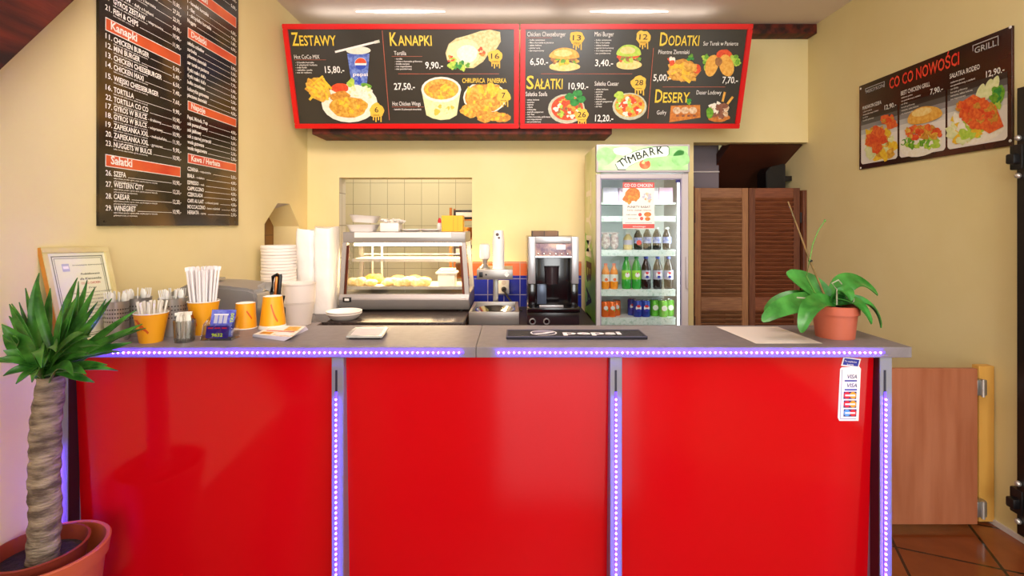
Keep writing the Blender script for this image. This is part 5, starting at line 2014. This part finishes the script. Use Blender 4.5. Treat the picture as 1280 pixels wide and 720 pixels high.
def fork(q):
    q.box(-.003, .003, -.001, .001, 0, .13, 'plastic_clear', .0008, 1)
    q.box(-.011, .011, -.0012, .0012, .125, .142, 'plastic_clear', .001, 1)
    for k in range(4):
        q.box(-.011 + k * .0063, -.0078 + k * .0063, -.001, .001, .141, .168, 'plastic_clear')


rnd = random.Random(21)
pots = [(146, 1.86, .037, .142, 'perforated steel cutlery pot nearest the certificate'), (172, 1.952, .046, .142, 'perforated steel cutlery pot behind the orange straw cup'), (216, 1.945, .047, .142, 'perforated steel cutlery pot between the two straw cups')]
for px, Y, r, h, lb in pots:
    o = pot(px, Y, r, h, lb)
    place = {146: 'pot nearest the certificate', 172: 'pot behind the orange straw cup', 216: 'pot between the straw cups'}[px]
    for k in range(8):
        a = 2 * PI * k / 8 + rnd.uniform(-.2, .2)
        bpt = o + Vector((math.cos(a) * r * .35, math.sin(a) * r * .35, .008))
        fn, nm_ = ((spoon, 'plastic_spoon'), (fork, 'plastic_fork'))[k % 2]
        stick(nm_, fn, 'white %s in the steel %s' % (nm_.replace('_', ' '), place), 'cutlery', 'cutlery in the ' + place, bpt, rnd.uniform(.05, .14), a)


def cup_up(px, Y, rt, rb, h, label, group='orange paper cups on the bar'):
    x = (px - 640) / F * Y
    t_ = thing('orange_cup', label, 'cup', (x, Y, ZT0), group=group)
    o = Vector((x, Y, ZT0))
    q = MB()
    q.lathe([(0, .004), (rb * .96, .004), (rb * .97, 0), (rb, 0), (rt, h - .003)], 'orange_card', o, 36)
    q.lathe([(rt * .965, h - .003), (rb * .95, .008), (0, .008)], 'white_paper', o, 36)
    q.build('body', t_)
    q = MB()
    q.lathe([(rt * .965, h - .0035), (rt * 1.02, h - .0035), (rt * 1.03, h - .001), (rt, h), (rt * .965, h - .001)], 'white_paper', o, 36)
    q.build('rim', t_)
    return t_, o


def mark(t_, o, rt, rb, h, pts, w=.006, flip=False):
    """painted swirl on a cup wall: pts = (angle, height fraction)"""
    q = MB()
    pr = []
    for k, (a, f) in enumerate(pts):
        r = (rb + (rt - rb) * f) + .0006
        pr.append((a, f, r))
    vs = []
    for (a, f, r) in pr:
        for s in (-1, 1):
            ff = f + s * w / h * .5
            aa = a + s * .05
            rr = (rb + (rt - rb) * ff) + .0006
            vs.append(q.bm.verts.new(o + Vector((rr * math.cos(aa), rr * math.sin(aa), h * ff))))
    idx = q.mi('orange_mark')
    for k in range(len(pr) - 1):
        f = q.bm.faces.new((vs[2 * k], vs[2 * k + 2], vs[2 * k + 3], vs[2 * k + 1]))
        f.material_index = idx
    q.build('logo_swirl', t_)


def swirl(a0, a1, f0, f1, bend=.15, n=10):
    return [(a0 + (a1 - a0) * k / n, f0 + (f1 - f0) * k / n + bend * math.sin(PI * k / n)) for k in range(n + 1)]


t1, o1 = cup_up(189, 1.834, .0535, .036, .106, 'orange paper cup of short white straws in front of the steel pots')
mark(t1, o1, .0535, .036, .106, swirl(-2.4, -1.6, .7, .45, .2))
mark(t1, o1, .0535, .036, .106, swirl(-1.95, -1.15, .8, .35, .0))
mark(t1, o1, .0535, .036, .106, swirl(-2.3, -1.35, .2, .45, .18))
t2, o2 = cup_up(254.5, 1.965, .0545, .036, .128, 'orange paper cup packed with tall wrapped straws')
mark(t2, o2, .0545, .036, .128, swirl(-2.2, -1.6, .75, .3, .1))


def straw_short(q):
    q.tube([(0, 0, 0), (0, 0, .137)], .0034, 'white_paper', 8)


def straw_tall(q):
    q.tube([(0, 0, 0), (0, 0, .238)], .0042, 'straw_wrap', 8)
    q.box(-.006, .006, -.0006, .0006, .234, .250, 'straw_wrap')


mat('straw_wrap', '#F4EFF0', 0.55)
for k in range(20):
    a, f = k * 2.4, math.sqrt((k + .5) / 20)
    stick('short_straw', straw_short, 'short white straw in the orange cup before the steel pots', 'straw', 'short straws', o1 + Vector((math.cos(a) * .026 * f, math.sin(a) * .026 * f, .0085)), .02 + .17 * f, a)
for k in range(34):
    a, f = k * 2.4, math.sqrt((k + .5) / 34)
    stick('wrapped_straw', straw_tall, 'tall paper-wrapped straw in the packed orange cup', 'straw', 'wrapped straws', o2 + Vector((math.cos(a) * .030 * f, math.sin(a) * .030 * f, .0085)), .105 * f, a)

# glass of sugar sachets
x, Y = (230.5 - 640) / F * 1.835, 1.835
t = thing('sachet_glass', 'small fluted glass holding white sugar sachets', 'glass', (x, Y, ZT0))
q = MB()
prof = [(0, .004), (.028, .004), (.028, 0), (.031, .0), (.035, .078), (.033, .078), (.0285, .010), (0, .010)]
q.lathe(prof, 'tumbler_glass', (x, Y, ZT0), 28)
q.build('tumbler', t)
q = MB()
for k in range(14):
    a = 2 * PI * k / 14
    q.tube([(x + .0312 * math.cos(a), Y + .0312 * math.sin(a), ZT0 + .004), (x + .0345 * math.cos(a), Y + .0345 * math.sin(a), ZT0 + .074)], .0014, 'tumbler_glass', 5)
q.build('flutes', t)


def sachet(q):
    q.ball((0, 0, .047), (.0135, .003, .045), 'white_paper', 2)
    q.box(-.0135, .0135, -.0008, .0008, .084, .094, 'white_paper')
    q.box(-.0135, .0135, -.0008, .0008, 0, .01, 'white_paper')


for k in range(7):
    a = 2 * PI * k / 7
    stick('sugar_sachet', sachet, 'white sugar sachet in the fluted glass', 'sachet', 'sugar sachets', (x + .008 * math.cos(a), Y + .008 * math.sin(a), ZT0 + .0115), .06 + .03 * (k % 3), a + (k % 2) * .4)

# card holder
mat('card_violet', '#4A4CC0', 0.35, col2='#7A86D8', scale=60)
mat('card_deep', '#3A1E86', 0.35)
mat('card_lime', '#C8DC3A', 0.4)
x, Y = (269.5 - 640) / F * 1.845, 1.845
t = thing('card_holder', 'clear plastic holder of violet cards beside the sachet glass', 'card holder', (x, Y, ZT0), .0)
hw = .056
q = MB()
q.box(x - hw, x + hw, Y, Y + .06, ZT0 + .0005, ZT0 + .004, 'tumbler_glass')
q.prism([(x - hw, Y, ZT0 + .004), (x + hw, Y, ZT0 + .004), (x + hw * .93, Y + .012, ZT0 + .058), (x - hw * .93, Y + .012, ZT0 + .058)], (0, .002, 0), 'clear_glass')
q.prism([(x - hw * .95, Y + .03, ZT0 + .004), (x + hw * .95, Y + .03, ZT0 + .004), (x + hw * .8, Y + .058, ZT0 + .105), (x - hw * .8, Y + .058, ZT0 + .105)], (0, .002, 0), 'clear_glass')
for s in (-1, 1):
    q.prism([(x + s * hw, Y, ZT0 + .004), (x + s * hw, Y + .06, ZT0 + .004), (x + s * hw * .93, Y + .056, ZT0 + .08), (x + s * hw * .93, Y + .012, ZT0 + .058)], (-s * .002, 0, 0), 'clear_glass')
q.build('holder', t)
kp = Plane((x - .04, Y + .004, ZT0 + .008), (1, 0, 0), (0, .22, 1))
q = MB()
q.prism([kp.at(0, 0), kp.at(.08, 0), kp.at(.08, .044), kp.at(0, .044)], kp.n * -.004, 'card_deep')
q.solo('violet_card', 'deep violet card reading 9632 in the front of the holder', 'card', kp.at(.04, 0))
k2 = Print(kp, .0004)
k2.text_uv('9632', .022, .006, .012, 'card_lime', .04, 2, .03)
for a_, w_ in ((.006, .018), (.03, .02), (.056, .018)):
    k2.poly_uv([(a_, .034), (a_ + w_, .034), (a_ + w_, .038), (a_, .038)], 'ink_red', 1)
o9 = k2.build('print', bpy.data.objects[[o.name for o in bpy.data.objects if o.name.startswith('violet_card')][0]])
kp = Plane((x - .044, Y + .030, ZT0 + .0085), (1, 0, 0), (0, .26, 1))
q = MB()
q.prism([kp.at(0, 0), kp.at(.088, 0), kp.at(.088, .098), kp.at(0, .098)], kp.n * -.004, 'card_violet')
o8 = q.solo('violet_leaflet', 'violet leaflet with keys standing behind the deep violet card', 'leaflet', kp.at(.04, 0))
k2 = Print(kp, .0004)
for a_ in (.012, .03, .047):
    k2.poly_uv([(a_, .048), (a_ + .013, .048), (a_ + .014, .078), (a_ + .001, .078)], 'label_pale', 1)
    k2.poly_uv([(a_ - .002, .078), (a_ + .017, .078), (a_ + .017, .082), (a_ - .002, .082)], 'ink_white', 2)
k2.text_uv('TAXI', .084, .050, .012, 'card_lime', .034, 2, .03, rot=PI / 2)
k2.build('print', o8)


# upturned orange cups
def cup_down(px, Y, rb, rt, h, label, white_foot=0.0):
    x = (px - 640) / F * Y
    t_ = thing('orange_cup', label, 'cup', (x, Y, ZT0), group='orange paper cups on the bar')
    o = Vector((x, Y, ZT0))
    q = MB()
    zf_ = white_foot
    q.lathe([(rb * .96, 0.002), (rb - (rb - rt) * zf_ / h, zf_), (rt, h)], 'orange_card', o, 36)
    q.build('body', t_)
    q = MB()
    q.lathe([(rt, h), (rt * .93, h), (rt * .9, h - .004), (0, h - .004)], 'white_paper', o, 36)
    q.build('bottom_disc', t_)
    q = MB()
    q.lathe([(rb * .97, .0005), (rb * 1.03, 0.0005), (rb * 1.04, .003), (rb * 1.0 - (rb - rt) * zf_ / h + .0008, max(.004, zf_)), (rb * .97, max(.004, zf_))], 'white_paper', o, 36)
    q.build('rim', t_)
    return t_, o


t3, o3 = cup_down(307, 2.075, .0415, .036, .102, 'short upturned orange paper cup beside the card holder')
mark(t3, o3, .036, .0415, .102, swirl(-1.0, -.5, .72, .4, .0), .004)
t4, o4 = cup_down(341, 2.072, .051, .036, .130, 'tall upturned orange paper cup with white foot above the flyers', .016)
mark(t4, o4, .036, .051, .130, swirl(-1.3, -.75, .78, .25, -.05), .004)

# grey metal appliance behind the cups
mat('appliance_grey', '#9C9A98', 0.38, 0.5)
t = thing('meat_slicer', 'grey metal appliance with rounded housing behind the orange cups', 'appliance', (-1.32, 2.42, ZB))
q = MB()
q.prism([(-1.545, 2.24, ZB + .02), (-1.135, 2.24, ZB + .02), (-1.118, 2.24, 1.08), (-1.125, 2.24, 1.112), (-1.155, 2.24, 1.125), (-1.30, 2.24, 1.140), (-1.40, 2.24, 1.143), (-1.46, 2.24, 1.128), (-1.515, 2.24, 1.085), (-1.545, 2.24, 1.02)], (0, .26, 0), 'appliance_grey', 0.012)
q.build('housing', t)
q = MB()
for x in (-1.50, -1.18):
    for y in (2.28, 2.46):
        q.lathe([(0, 0), (.018, 0), (.018, .022), (0, .022)], 'black_plastic', (x, y, ZB), 12)
q.build('feet', t)
q = MB()
q.prism([(-1.52, 2.255, 1.10), (-1.40, 2.255, 1.157), (-1.36, 2.255, 1.157), (-1.36, 2.255, 1.145), (-1.41, 2.255, 1.144), (-1.50, 2.255, 1.09)], (0, .18, 0), 'steel_satin', 0.003)
q.build('top_guard', t)
# utensil jar with servers
t = thing('utensil_jar', 'dark jar of serving tools half hidden by the tall orange cup', 'jar', (-1.065, 2.30, ZB))
q = MB()
q.lathe([(0, 0), (.042, 0), (.045, .005), (.045, .20), (.041, .20), (.039, .008), (0, .008)], 'black_plastic', (-1.065, 2.30, ZB), 24)
q.build('jar', t)
for nm_, lb, tip, m1, m2 in (('server_tongs', 'black handled tongs with a coppery shine in their colour above the tall orange cup', P(346.5, 343, 2.31), 'black_plastic', 'copper'),
                             ('spatula', 'pale steel spatula leaning left above the tall orange cup', P(322, 357, 2.33), 'steel', 'steel')):
    base = Vector((-1.065 + (.012 if nm_ == 'spatula' else -.02), 2.30, ZB + .012))
    d = (tip - base)
    t_ = thing(nm_, lb, 'utensil', base)
    q = MB()
    if nm_ == 'server_tongs':
        for dx, m_ in ((-.018, 'black_plastic'), (.0, 'copper'), (.016, 'black_plastic')):  # copper tube puts a reflection on the black handles as colour
            off = Vector((dx, 0, 0))
            q.tube([base, base + d * .6 + off * .5, base + d * .76 + off, base + d * .97 + off, base + d + off * .3 + Vector((.008, 0, 0))], .008, m_, 8)
        q.tube([base + d * .72 + Vector((.035, 0, 0)), base + d * .62 + Vector((.03, 0, 0))], .01, 'black_plastic', 8)
        q.build('handles', t_)
    else:
        q.tube([base, base + d * .86], .005, 'black_plastic', 8)
        q.build('handle', t_)
        q = MB()
        s = d.normalized()
        w = Vector((.0, 0, 1)) - s * s.z
        w.normalize()
        a_ = base + d * .86
        q.prism([a_ - w * .008, a_ + w * .012, tip + w * .018 + Vector((.02, 0, .0)), tip + w * .0, a_ - w * .014 + s * .02], (0, .003, 0), 'steel')
        e_ = tip
        q.prism([(e_.x - .002, 2.335, e_.z), (e_.x + .028, 2.335, e_.z + .016), (e_.x + .082, 2.335, e_.z + .017), (e_.x + .058, 2.335, e_.z - .03)], (0, .003, 0), 'steel')
        q.build('blade', t_)

# flyers
mat('flyer_top', '#EFE9DC', 0.4, col2='#E0A878', scale=26, lo=.52, hi=.68)
mat('flyer_side', '#D8D2E0', 0.5)
rnd = random.Random(11)
A, B, C, D = [G(*p, ZT0 + .006) for p in ((316, 419.5), (346, 408.5), (384, 410), (360, 424))]
ctr = (A + B + C + D) / 4
for k in range(8):
    z = ZT0 + .0006 + k * .0016
    ang = -.09 + .026 * k
    R_ = Matrix.Rotation(ang, 3, 'Z')
    q = MB()
    pts = [R_ @ (p - ctr) for p in (A, D, C, B)]
    pts = [Vector((p.x, p.y, 0)) for p in pts]
    q.prism(pts, (0, 0, .0012), 'flyer_top' if k == 7 else 'flyer_side')
    o = q.build('flyer')
    o.location = (ctr.x, ctr.y, z)
    tag(o, 'printed top flyer of the fanned pile on the bar' if k == 7 else 'pale flyer in the fanned pile under the printed one', 'flyer', 'fanned flyers')
    if k == 7:
        q = MB()
        for (f0, f1, g0, g1, m_) in ((.1, .5, .55, .9, 'ink_white'), (.55, .92, .5, .9, 'p_crust'), (.12, .9, .38, .45, 'n_red'), (.1, .4, .08, .3, 'p_crust2'), (.5, .9, .1, .3, 'ink_white')):
            def W(f, g):
                return (pts[0] * (1 - f) + pts[1] * f) * (1 - g) + (pts[3] * (1 - f) + pts[2] * f) * g + Vector((0, 0, .0014))
            q.face([W(f0, g0), W(f1, g0), W(f1, g1), W(f0, g1)], m_)
        q.build('print', o, local=True)
# coin tray
mat('coin_tray', '#B8B8B4', 0.25, 0.3, col2='#D0D0CC', scale=12)
a = G(443, 409, ZT0 + .014)
c = G(486, 409, ZT0 + .014)
d_ = G(478, 420, ZT0 + .014)
e_ = G(432.5, 420, ZT0 + .014)
t = thing('coin_tray', 'small pale coin tray lying on the bar before the display', 'tray', (a + c + d_ + e_) / 4 - Vector((0, 0, .014)))
q = MB()
cc = (a + c + d_ + e_) / 4
q.prism([cc + (p - cc) * .86 + Vector((0, 0, -.0135)) for p in (a, e_, d_, c)], (0, 0, .006), 'black_plastic')
q.build('foot', t)
q = MB()
q.prism([p + Vector((0, 0, -.0075)) for p in (a, e_, d_, c)], (0, 0, .0075), 'coin_tray', 0.002)
q.build('plate', t)
q = MB()
q.prism([cc + (p - cc) * .8 + Vector((0, 0, .0002)) for p in (a, e_, d_, c)], (0, 0, .0006), 'plaster_grey')
q.build('inset', t)
# bar mat
mat('mat_rubber', '#2A2834', 0.6, bump=1.0, bscale=420)
mat('mat_edge', '#3A3850', 0.5)
m0x, m1x, mY0, mY1 = -.021, .494, 1.862, 1.988
t = thing('bar_mat', 'dark rubber bar mat with white lettering on the bar', 'bar mat', ((m0x + m1x) / 2, 1.925, ZT0))
q = MB()
q.box(m0x, m1x, mY0, mY1, ZT0 + .0004, ZT0 + .010, 'mat_rubber', 0.003)
q.build('mat', t)
q = MB()
for a0, a1, c0, c1 in ((m0x, m1x, mY0, mY0 + .006), (m0x, m1x, mY1 - .006, mY1), (m0x, m0x + .006, mY0 + .006, mY1 - .006), (m1x - .006, m1x, mY0 + .006, mY1 - .006)):
    q.box(a0, a1, c0, c1, ZT0 + .008, ZT0 + .012, 'mat_edge', 0.001, 1)
q.build('rim', t)
mp = Plane((0, 0, ZT0 + .010), (1, 0, 0), (0, 1, 0))
q = Print(mp, .0008)
gx, gy = mp.hit(679.5, 416.2)
gr = .050
n = 36


def cir(r, a0, a1, n=24):
    return [(gx + r * math.cos(a0 + (a1 - a0) * k / n), gy + r * .92 * math.sin(a0 + (a1 - a0) * k / n)) for k in range(n + 1)]


q.poly_uv(cir(gr, 0, 2 * PI, 40)[:-1], 'ink_white', 0)
q.poly_uv(cir(gr * .9, 0, 2 * PI, 40)[:-1], 'mat_edge', 1)
q.poly_uv(cir(gr * .86, .35, 2.9, 18), 'ink_grey', 2)
q.poly_uv([(gx - gr * .6, gy - gr * .55), (gx + gr * .1, gy - gr * .45), (gx + gr * .75, gy + gr * .1), (gx + gr * .82, gy + gr * .3), (gx + gr * .3, gy + gr * .2), (gx - gr * .1, gy - gr * .1), (gx - gr * .75, gy - gr * .3)], 'ink_white', 3)
u0, v0 = mp.hit(704, 418.6)
u1, _ = mp.hit(778, 418.6)
q.text_uv('pepsi', u0, v0 + .002, .052, 'ink_white', u1 - u0, 2, .03)
q.build('lettering', t)
# paper sheets on the right
mat('sheet_paper', '#DCCFC4', 0.7)
A, B, C, D = [G(*p, ZT0 + .001) for p in ((895, 408.6), (972, 408.6), (1028, 429.5), (945, 429.8))]
cc = (A + B + C + D) / 4
for k, (lb, ang, m_) in enumerate((('pale paper sheet half under the top one near the orchid', .06, 'flyer_side'), ('pale printed paper sheet lying on the bar beside the orchid', 0, 'sheet_paper'))):
    R_ = Matrix.Rotation(ang, 3, 'Z')
    q = MB()
    pts = [R_ @ (p - cc) * (1 if k else .93) for p in (A, D, C, B)]
    pts = [Vector((p.x, p.y, 0)) for p in pts]
    q.prism(pts, (0, 0, .0006), m_)
    o = q.build('paper_sheet')
    o.location = (cc.x, cc.y, ZT0 + .0004 + k * .0012)
    tag(o, lb, 'paper', 'papers by the orchid')
    if k:
        q = MB()
        for j in range(14):
            g_ = .12 + j * .058
            for f0, f1 in ((.1, .42), (.5, .9)):
                def W(f, g):
                    return (pts[0] * (1 - f) + pts[1] * f) * (1 - g) + (pts[3] * (1 - f) + pts[2] * f) * g + Vector((0, 0, .0009))
                q.face([W(f0, g_), W(f1, g_), W(f1, g_ + .012), W(f0, g_ + .012)], 'plaster_grey')
        q.build('print', o, local=True)

# ---------------------------------------------------------------- plants


def leafmat(name, c1, c2, rough=.35):
    m = mat(name, c1, rough, col2=c2, scale=7, stretch=(3, 3, 3), spec=.5)
    b = m.node_tree.nodes['Principled BSDF']
    return m


leafmat('orchid_leaf', '#286A20', '#44903A', .28)
leafmat('yucca_leaf', '#1C5016', '#4A8C30', .36)
mat('orchid_stem', '#6A5A2E', .5, col2='#8A6A3A', scale=20)
mat('orchid_spike', '#5A8A34', .5)
mat('aerial_root', '#A8A890', .6)
mat('bark', '#56463A', .85, col2='#A2907A', scale=16, stretch=(1, 1, 3.5), bump=.9, bscale=40)


def blade(q, path, width, m, fold=.25, up=None, shape='strap', n=14, thick=.0012, wmax=.5):
    """leaf along a quadratic curve path = (base, mid control, tip)"""
    a, c, e = [Vector(p) for p in path]
    t = bmesh.new()
    rows = []
    for k in range(n + 1):
        f = k / n
        p = a * (1 - f) ** 2 + c * 2 * f * (1 - f) + e * f ** 2
        d = ((c - a) * (1 - f) + (e - c) * f).normalized()
        s = d.cross(up if up is not None else Vector((0, 0, 1)))
        if s.length < .1:
            s = d.cross(Vector((0, 1, 0)))
        s.normalize()
        nn = s.cross(d).normalized()
        if shape == 'strap':
            w = width * (min(1, .45 + f * 2.2) * (1 - max(0, (f - .55) / .45) ** 1.7))
        else:
            w = width * (.18 + .82 * math.sin(PI * min(1, (f * .93 + .05) ** .8)) ** .75) if f < .985 else width * .12
        w = max(w, .0006)
        row = []
        for j in range(-2, 3):
            g = j / 2
            row.append((p + s * g * w + nn * (abs(g) * w * fold)))
        rows.append((row, nn))
    up_v, dn_v = [], []
    for row, nn in rows:
        up_v.append([t.verts.new(p + nn * thick) for p in row])
        dn_v.append([t.verts.new(p - nn * thick) for p in row])
    for k in range(n):
        for j in range(4):
            t.faces.new((up_v[k][j], up_v[k][j + 1], up_v[k + 1][j + 1], up_v[k + 1][j]))
            t.faces.new((dn_v[k][j], dn_v[k + 1][j], dn_v[k + 1][j + 1], dn_v[k][j + 1]))
        for j in (0, 4):
            t.faces.new((up_v[k][j], up_v[k + 1][j], dn_v[k + 1][j], dn_v[k][j]))
    for k in (0, n):
        for j in range(4):
            t.faces.new((up_v[k][j], up_v[k][j + 1], dn_v[k][j + 1], dn_v[k][j]))
    bmesh.ops.recalc_face_normals(t, faces=t.faces[:])
    q._absorb(t, m)


# orchid
OY = 1.915
ox = (1043.5 - 640) / F * OY
t = thing('potted_orchid', 'orchid with broad leaves in a salmon plastic pot on the bar end', 'plant', (ox, OY, ZT0))
o = Vector((ox, OY, ZT0))
q = MB()
q.lathe([(0, .003), (.060, .003), (.062, 0), (.064, 0), (.073, .088), (.080, .089), (.0815, .118), (.078, .120), (.0745, .118), (.070, .09), (.060, .01), (0, .01)], 'pot_salmon', o, 44)
q.build('pot', t)
q = MB()
q.lathe([(0, .112), (.04, .112), (.0735, .106)], 'soil', o, 32)
q.build('soil', t)
bz = P(1040, 378, OY)
for (mid, tip, w, f, upv) in (
        ((1010, 352, 1.93), (983, 341, 1.95), .046, .22, (0.15, -.9, .5)),
        ((985, 372, 1.86), (953, 402, 1.84), .040, .2, (-.25, -.75, .6)),
        ((975, 366, 1.97), (957, 392, 1.99), .036, .2, (-.3, -.8, .6)),
        ((1010, 368, 1.80), (1002, 416, 1.775), .034, .25, (-.6, -.7, .3)),
        ((1060, 330, 1.95), (1097, 369, 1.93), .040, .2, (.2, -.55, .8)),
        ((1057, 350, 1.86), (1064, 376, 1.84), .030, .25, (.2, -.9, .3)),
        ((1072, 366, 1.84), (1089, 405, 1.83), .034, .3, (.5, -.7, .4)),
        ((1095, 366, 1.90), (1101, 410, 1.87), .020, .5, (.8, -.5, .2)),
        ((1052, 355, 2.02), (1040, 362, 2.08), .034, .2, (0, .4, .8))):
    q = MB()
    blade(q, (bz, P(*mid), P(*tip)), w, 'orchid_leaf', f, Vector(upv).cross(P(*tip) - bz).cross(P(*tip) - bz) * -1 if False else Vector(upv), 'oval', 18, .0016)
    q.build('leaf', t)
q = MB()
q.tube([P(1036, 382, OY), P(1012, 325, OY - .01), P(985, 252, OY - .02)], .0042, 'orchid_stem', 8, .0024)
q.build('support_stick', t)
q = MB()
q.tube([P(1035, 380, OY), P(1018, 365, OY - .03), P(1008, 345, OY - .03), P(1012, 326, OY - .015), P(1016, 305, OY), P(1023, 288, OY), P(1031, 276, OY)], .003, 'orchid_spike', 8, .002)
q.ball(P(1031, 276, OY), (.004, .004, .006), 'orchid_spike', 2)
q.build('flower_spike', t)
q = MB()
q.ball(P(1013, 326, OY - .012), (.008, .007, .005), 'black_plastic', 2)
q.build('clip', t)
q = MB()
q.tube([P(1046, 381, OY - .04), P(1046, 362, OY - .05), P(1040, 354, OY - .05), P(1048, 350, OY - .04), P(1052, 355, OY - .03)], .0026, 'aerial_root', 6)
q.tube([P(1034, 380, OY - .05), P(1012, 373, OY - .06), P(996, 372, OY - .05)], .0026, 'aerial_root', 6)
q.tube([P(1058, 372, OY - .05), P(1068, 374, OY - .05), P(1067, 377, OY - .06)], .0026, 'aerial_root', 6)
q.build('aerial_roots', t)

# yucca
YY = 1.55
yx = (58 - 640) / F * YY
t = thing('potted_yucca', 'tall yucca with bare trunk in a terracotta pot before the bar', 'plant', (yx, YY, 0))
o = Vector((yx, YY, 0))
zr = .425
q = MB()
q.lathe([(0, .0), (.10, 0), (.105, .004), (.142, zr - .05), (.150, zr - .048), (.156, zr - .004), (.152, zr), (.143, zr - .002), (.138, zr - .05), (.10, .02), (0, .02)], 'terracotta', o, 48)
q.build('outer_pot', t)
q = MB()
oi = o + Vector((-.018, -.004, 0))
q.lathe([(.085, .03), (.112, zr - .03), (.118, zr + .004), (.122, zr + .008), (.115, zr + .010), (.110, zr - .02), (.08, .04)], 'terracotta_dark', oi, 40)
q.build('inner_pot', t)
q = MB()
q.lathe([(0, zr - .03), (.06, zr - .028), (.1105, zr - .035)], 'soil', oi, 32)
q.build('soil', t)
q = MB()
tb, tt_ = P(52, 684, YY), P(62.5, 478, YY)
tb.z = zr - .05
tt_.z += .02
tb2 = bmesh.new()
n, rows = 20, 60
R = []
rnd = random.Random(2)
for k in range(rows + 1):
    f = k / rows
    c = tb.lerp(tt_, f) + Vector((.003 * math.sin(7 * f), .003 * math.cos(5 * f), 0))
    ring = []
    for j in range(n):
        a = 2 * PI * j / n
        r = (.0405 - .004 * f) * (1 + .05 * math.sin(f * 75 + 1.2 * math.sin(a + 3 * f)) + .035 * math.sin(3 * a + 20 * f) + rnd.uniform(-.02, .02))
        if f > .9:
            r *= 1 - 1.2 * (f - .9)
        ring.append(tb2.verts.new(c + Vector((r * math.cos(a), r * math.sin(a), 0))))
    R.append(ring)
for a_, b_ in zip(R, R[1:]):
    for j in range(n):
        tb2.faces.new((a_[j], a_[(j + 1) % n], b_[(j + 1) % n], b_[j]))
tb2.faces.new(R[-1])
bmesh.ops.recalc_face_normals(tb2, faces=tb2.faces[:])
q._absorb(tb2, 'bark')
q.build('trunk', t, sharp=80)
top = P(63, 470, YY)
q = MB()
leaves = [  # tip px, py, depth, mid px, py, depth, half width
    (49, 341, 1.56, 38, 400, 1.56, .026), (97, 347, 1.58, 74, 400, 1.58, .021), (63, 360, 1.60, 60, 410, 1.60, .022), (109, 350, 1.62, 100, 400, 1.62, .017), (119, 359, 1.60, 96, 410, 1.60, .020),
    (97, 370, 1.52, 80, 420, 1.52, .022), (140, 373, 1.58, 105, 420, 1.56, .022), (170, 388, 1.60, 120, 425, 1.57, .021), (178, 405, 1.54, 125, 432, 1.52, .022), (165, 428, 1.56, 120, 440, 1.50, .020),
    (126, 432, 1.42, 95, 425, 1.45, .022), (134, 456, 1.46, 100, 455, 1.45, .019), (12, 380, 1.52, 30, 415, 1.52, .020), (2, 405, 1.48, 22, 425, 1.50, .030), (4, 438, 1.46, 28, 445, 1.48, .028),
    (-6, 452, 1.46, 24, 445, 1.46, .024), (4, 470, 1.44, 30, 455, 1.46, .020), (8, 395, 1.58, 36, 420, 1.56, .022), (52, 460, 1.33, 46, 405, 1.38, .026), (108, 468, 1.40, 88, 450, 1.42, .022), (118, 478, 1.46, 90, 468, 1.46, .018),
    (20, 480, 1.40, 38, 462, 1.42, .02), (80, 380, 1.50, 70, 425, 1.50, .024), (104, 416, 1.40, 88, 420, 1.44, .024), (16, 420, 1.40, 36, 420, 1.44, .028), (70, 440, 1.34, 66, 415, 1.40, .024), (32, 360, 1.60, 44, 410, 1.60, .018),
    (150, 418, 1.62, 110, 430, 1.58, .02), (92, 470, 1.36, 80, 440, 1.40, .022), (88, 395, 1.64, 76, 420, 1.62, .02), (40, 478, 1.36, 50, 450, 1.38, .02), (120, 400, 1.48, 94, 425, 1.48, .022)]
rnd = random.Random(9)
extra = [(tx + rnd.uniform(-16, 16), ty + rnd.uniform(-6, 26), tY + rnd.uniform(-.05, .03), mx_ + rnd.uniform(-9, 9), my_ + rnd.uniform(-4, 12), mY, w * .72) for tx, ty, tY, mx_, my_, mY, w in leaves if ty < 460]
for k, (tx, ty, tY, mx_, my_, mY, w) in enumerate(leaves + extra):
    tip, mid = P(tx, ty, tY), P(mx_, my_, mY)
    tip.x = max(tip.x, XL + .014)
    mid.x = max(mid.x, XL + .03)
    b0 = top + Vector((rnd.uniform(-.016, .016), rnd.uniform(-.016, .016), rnd.uniform(-.02, .05)))
    out = Vector((tip.x - top.x, tip.y - top.y, 0))
    upv = Vector((rnd.uniform(-.3, .3), -.8, .6)) if ty > 400 else Vector((rnd.uniform(-.5, .5), -1, .2))
    blade(q, (b0, mid, tip), w * .66, 'yucca_leaf', .35, upv, 'strap', 14, .0012)
for v_ in q.bm.verts:
    if v_.co.x < XL + .006:
        v_.co.x = XL + .006
q.build('leaves', t, sharp=60)
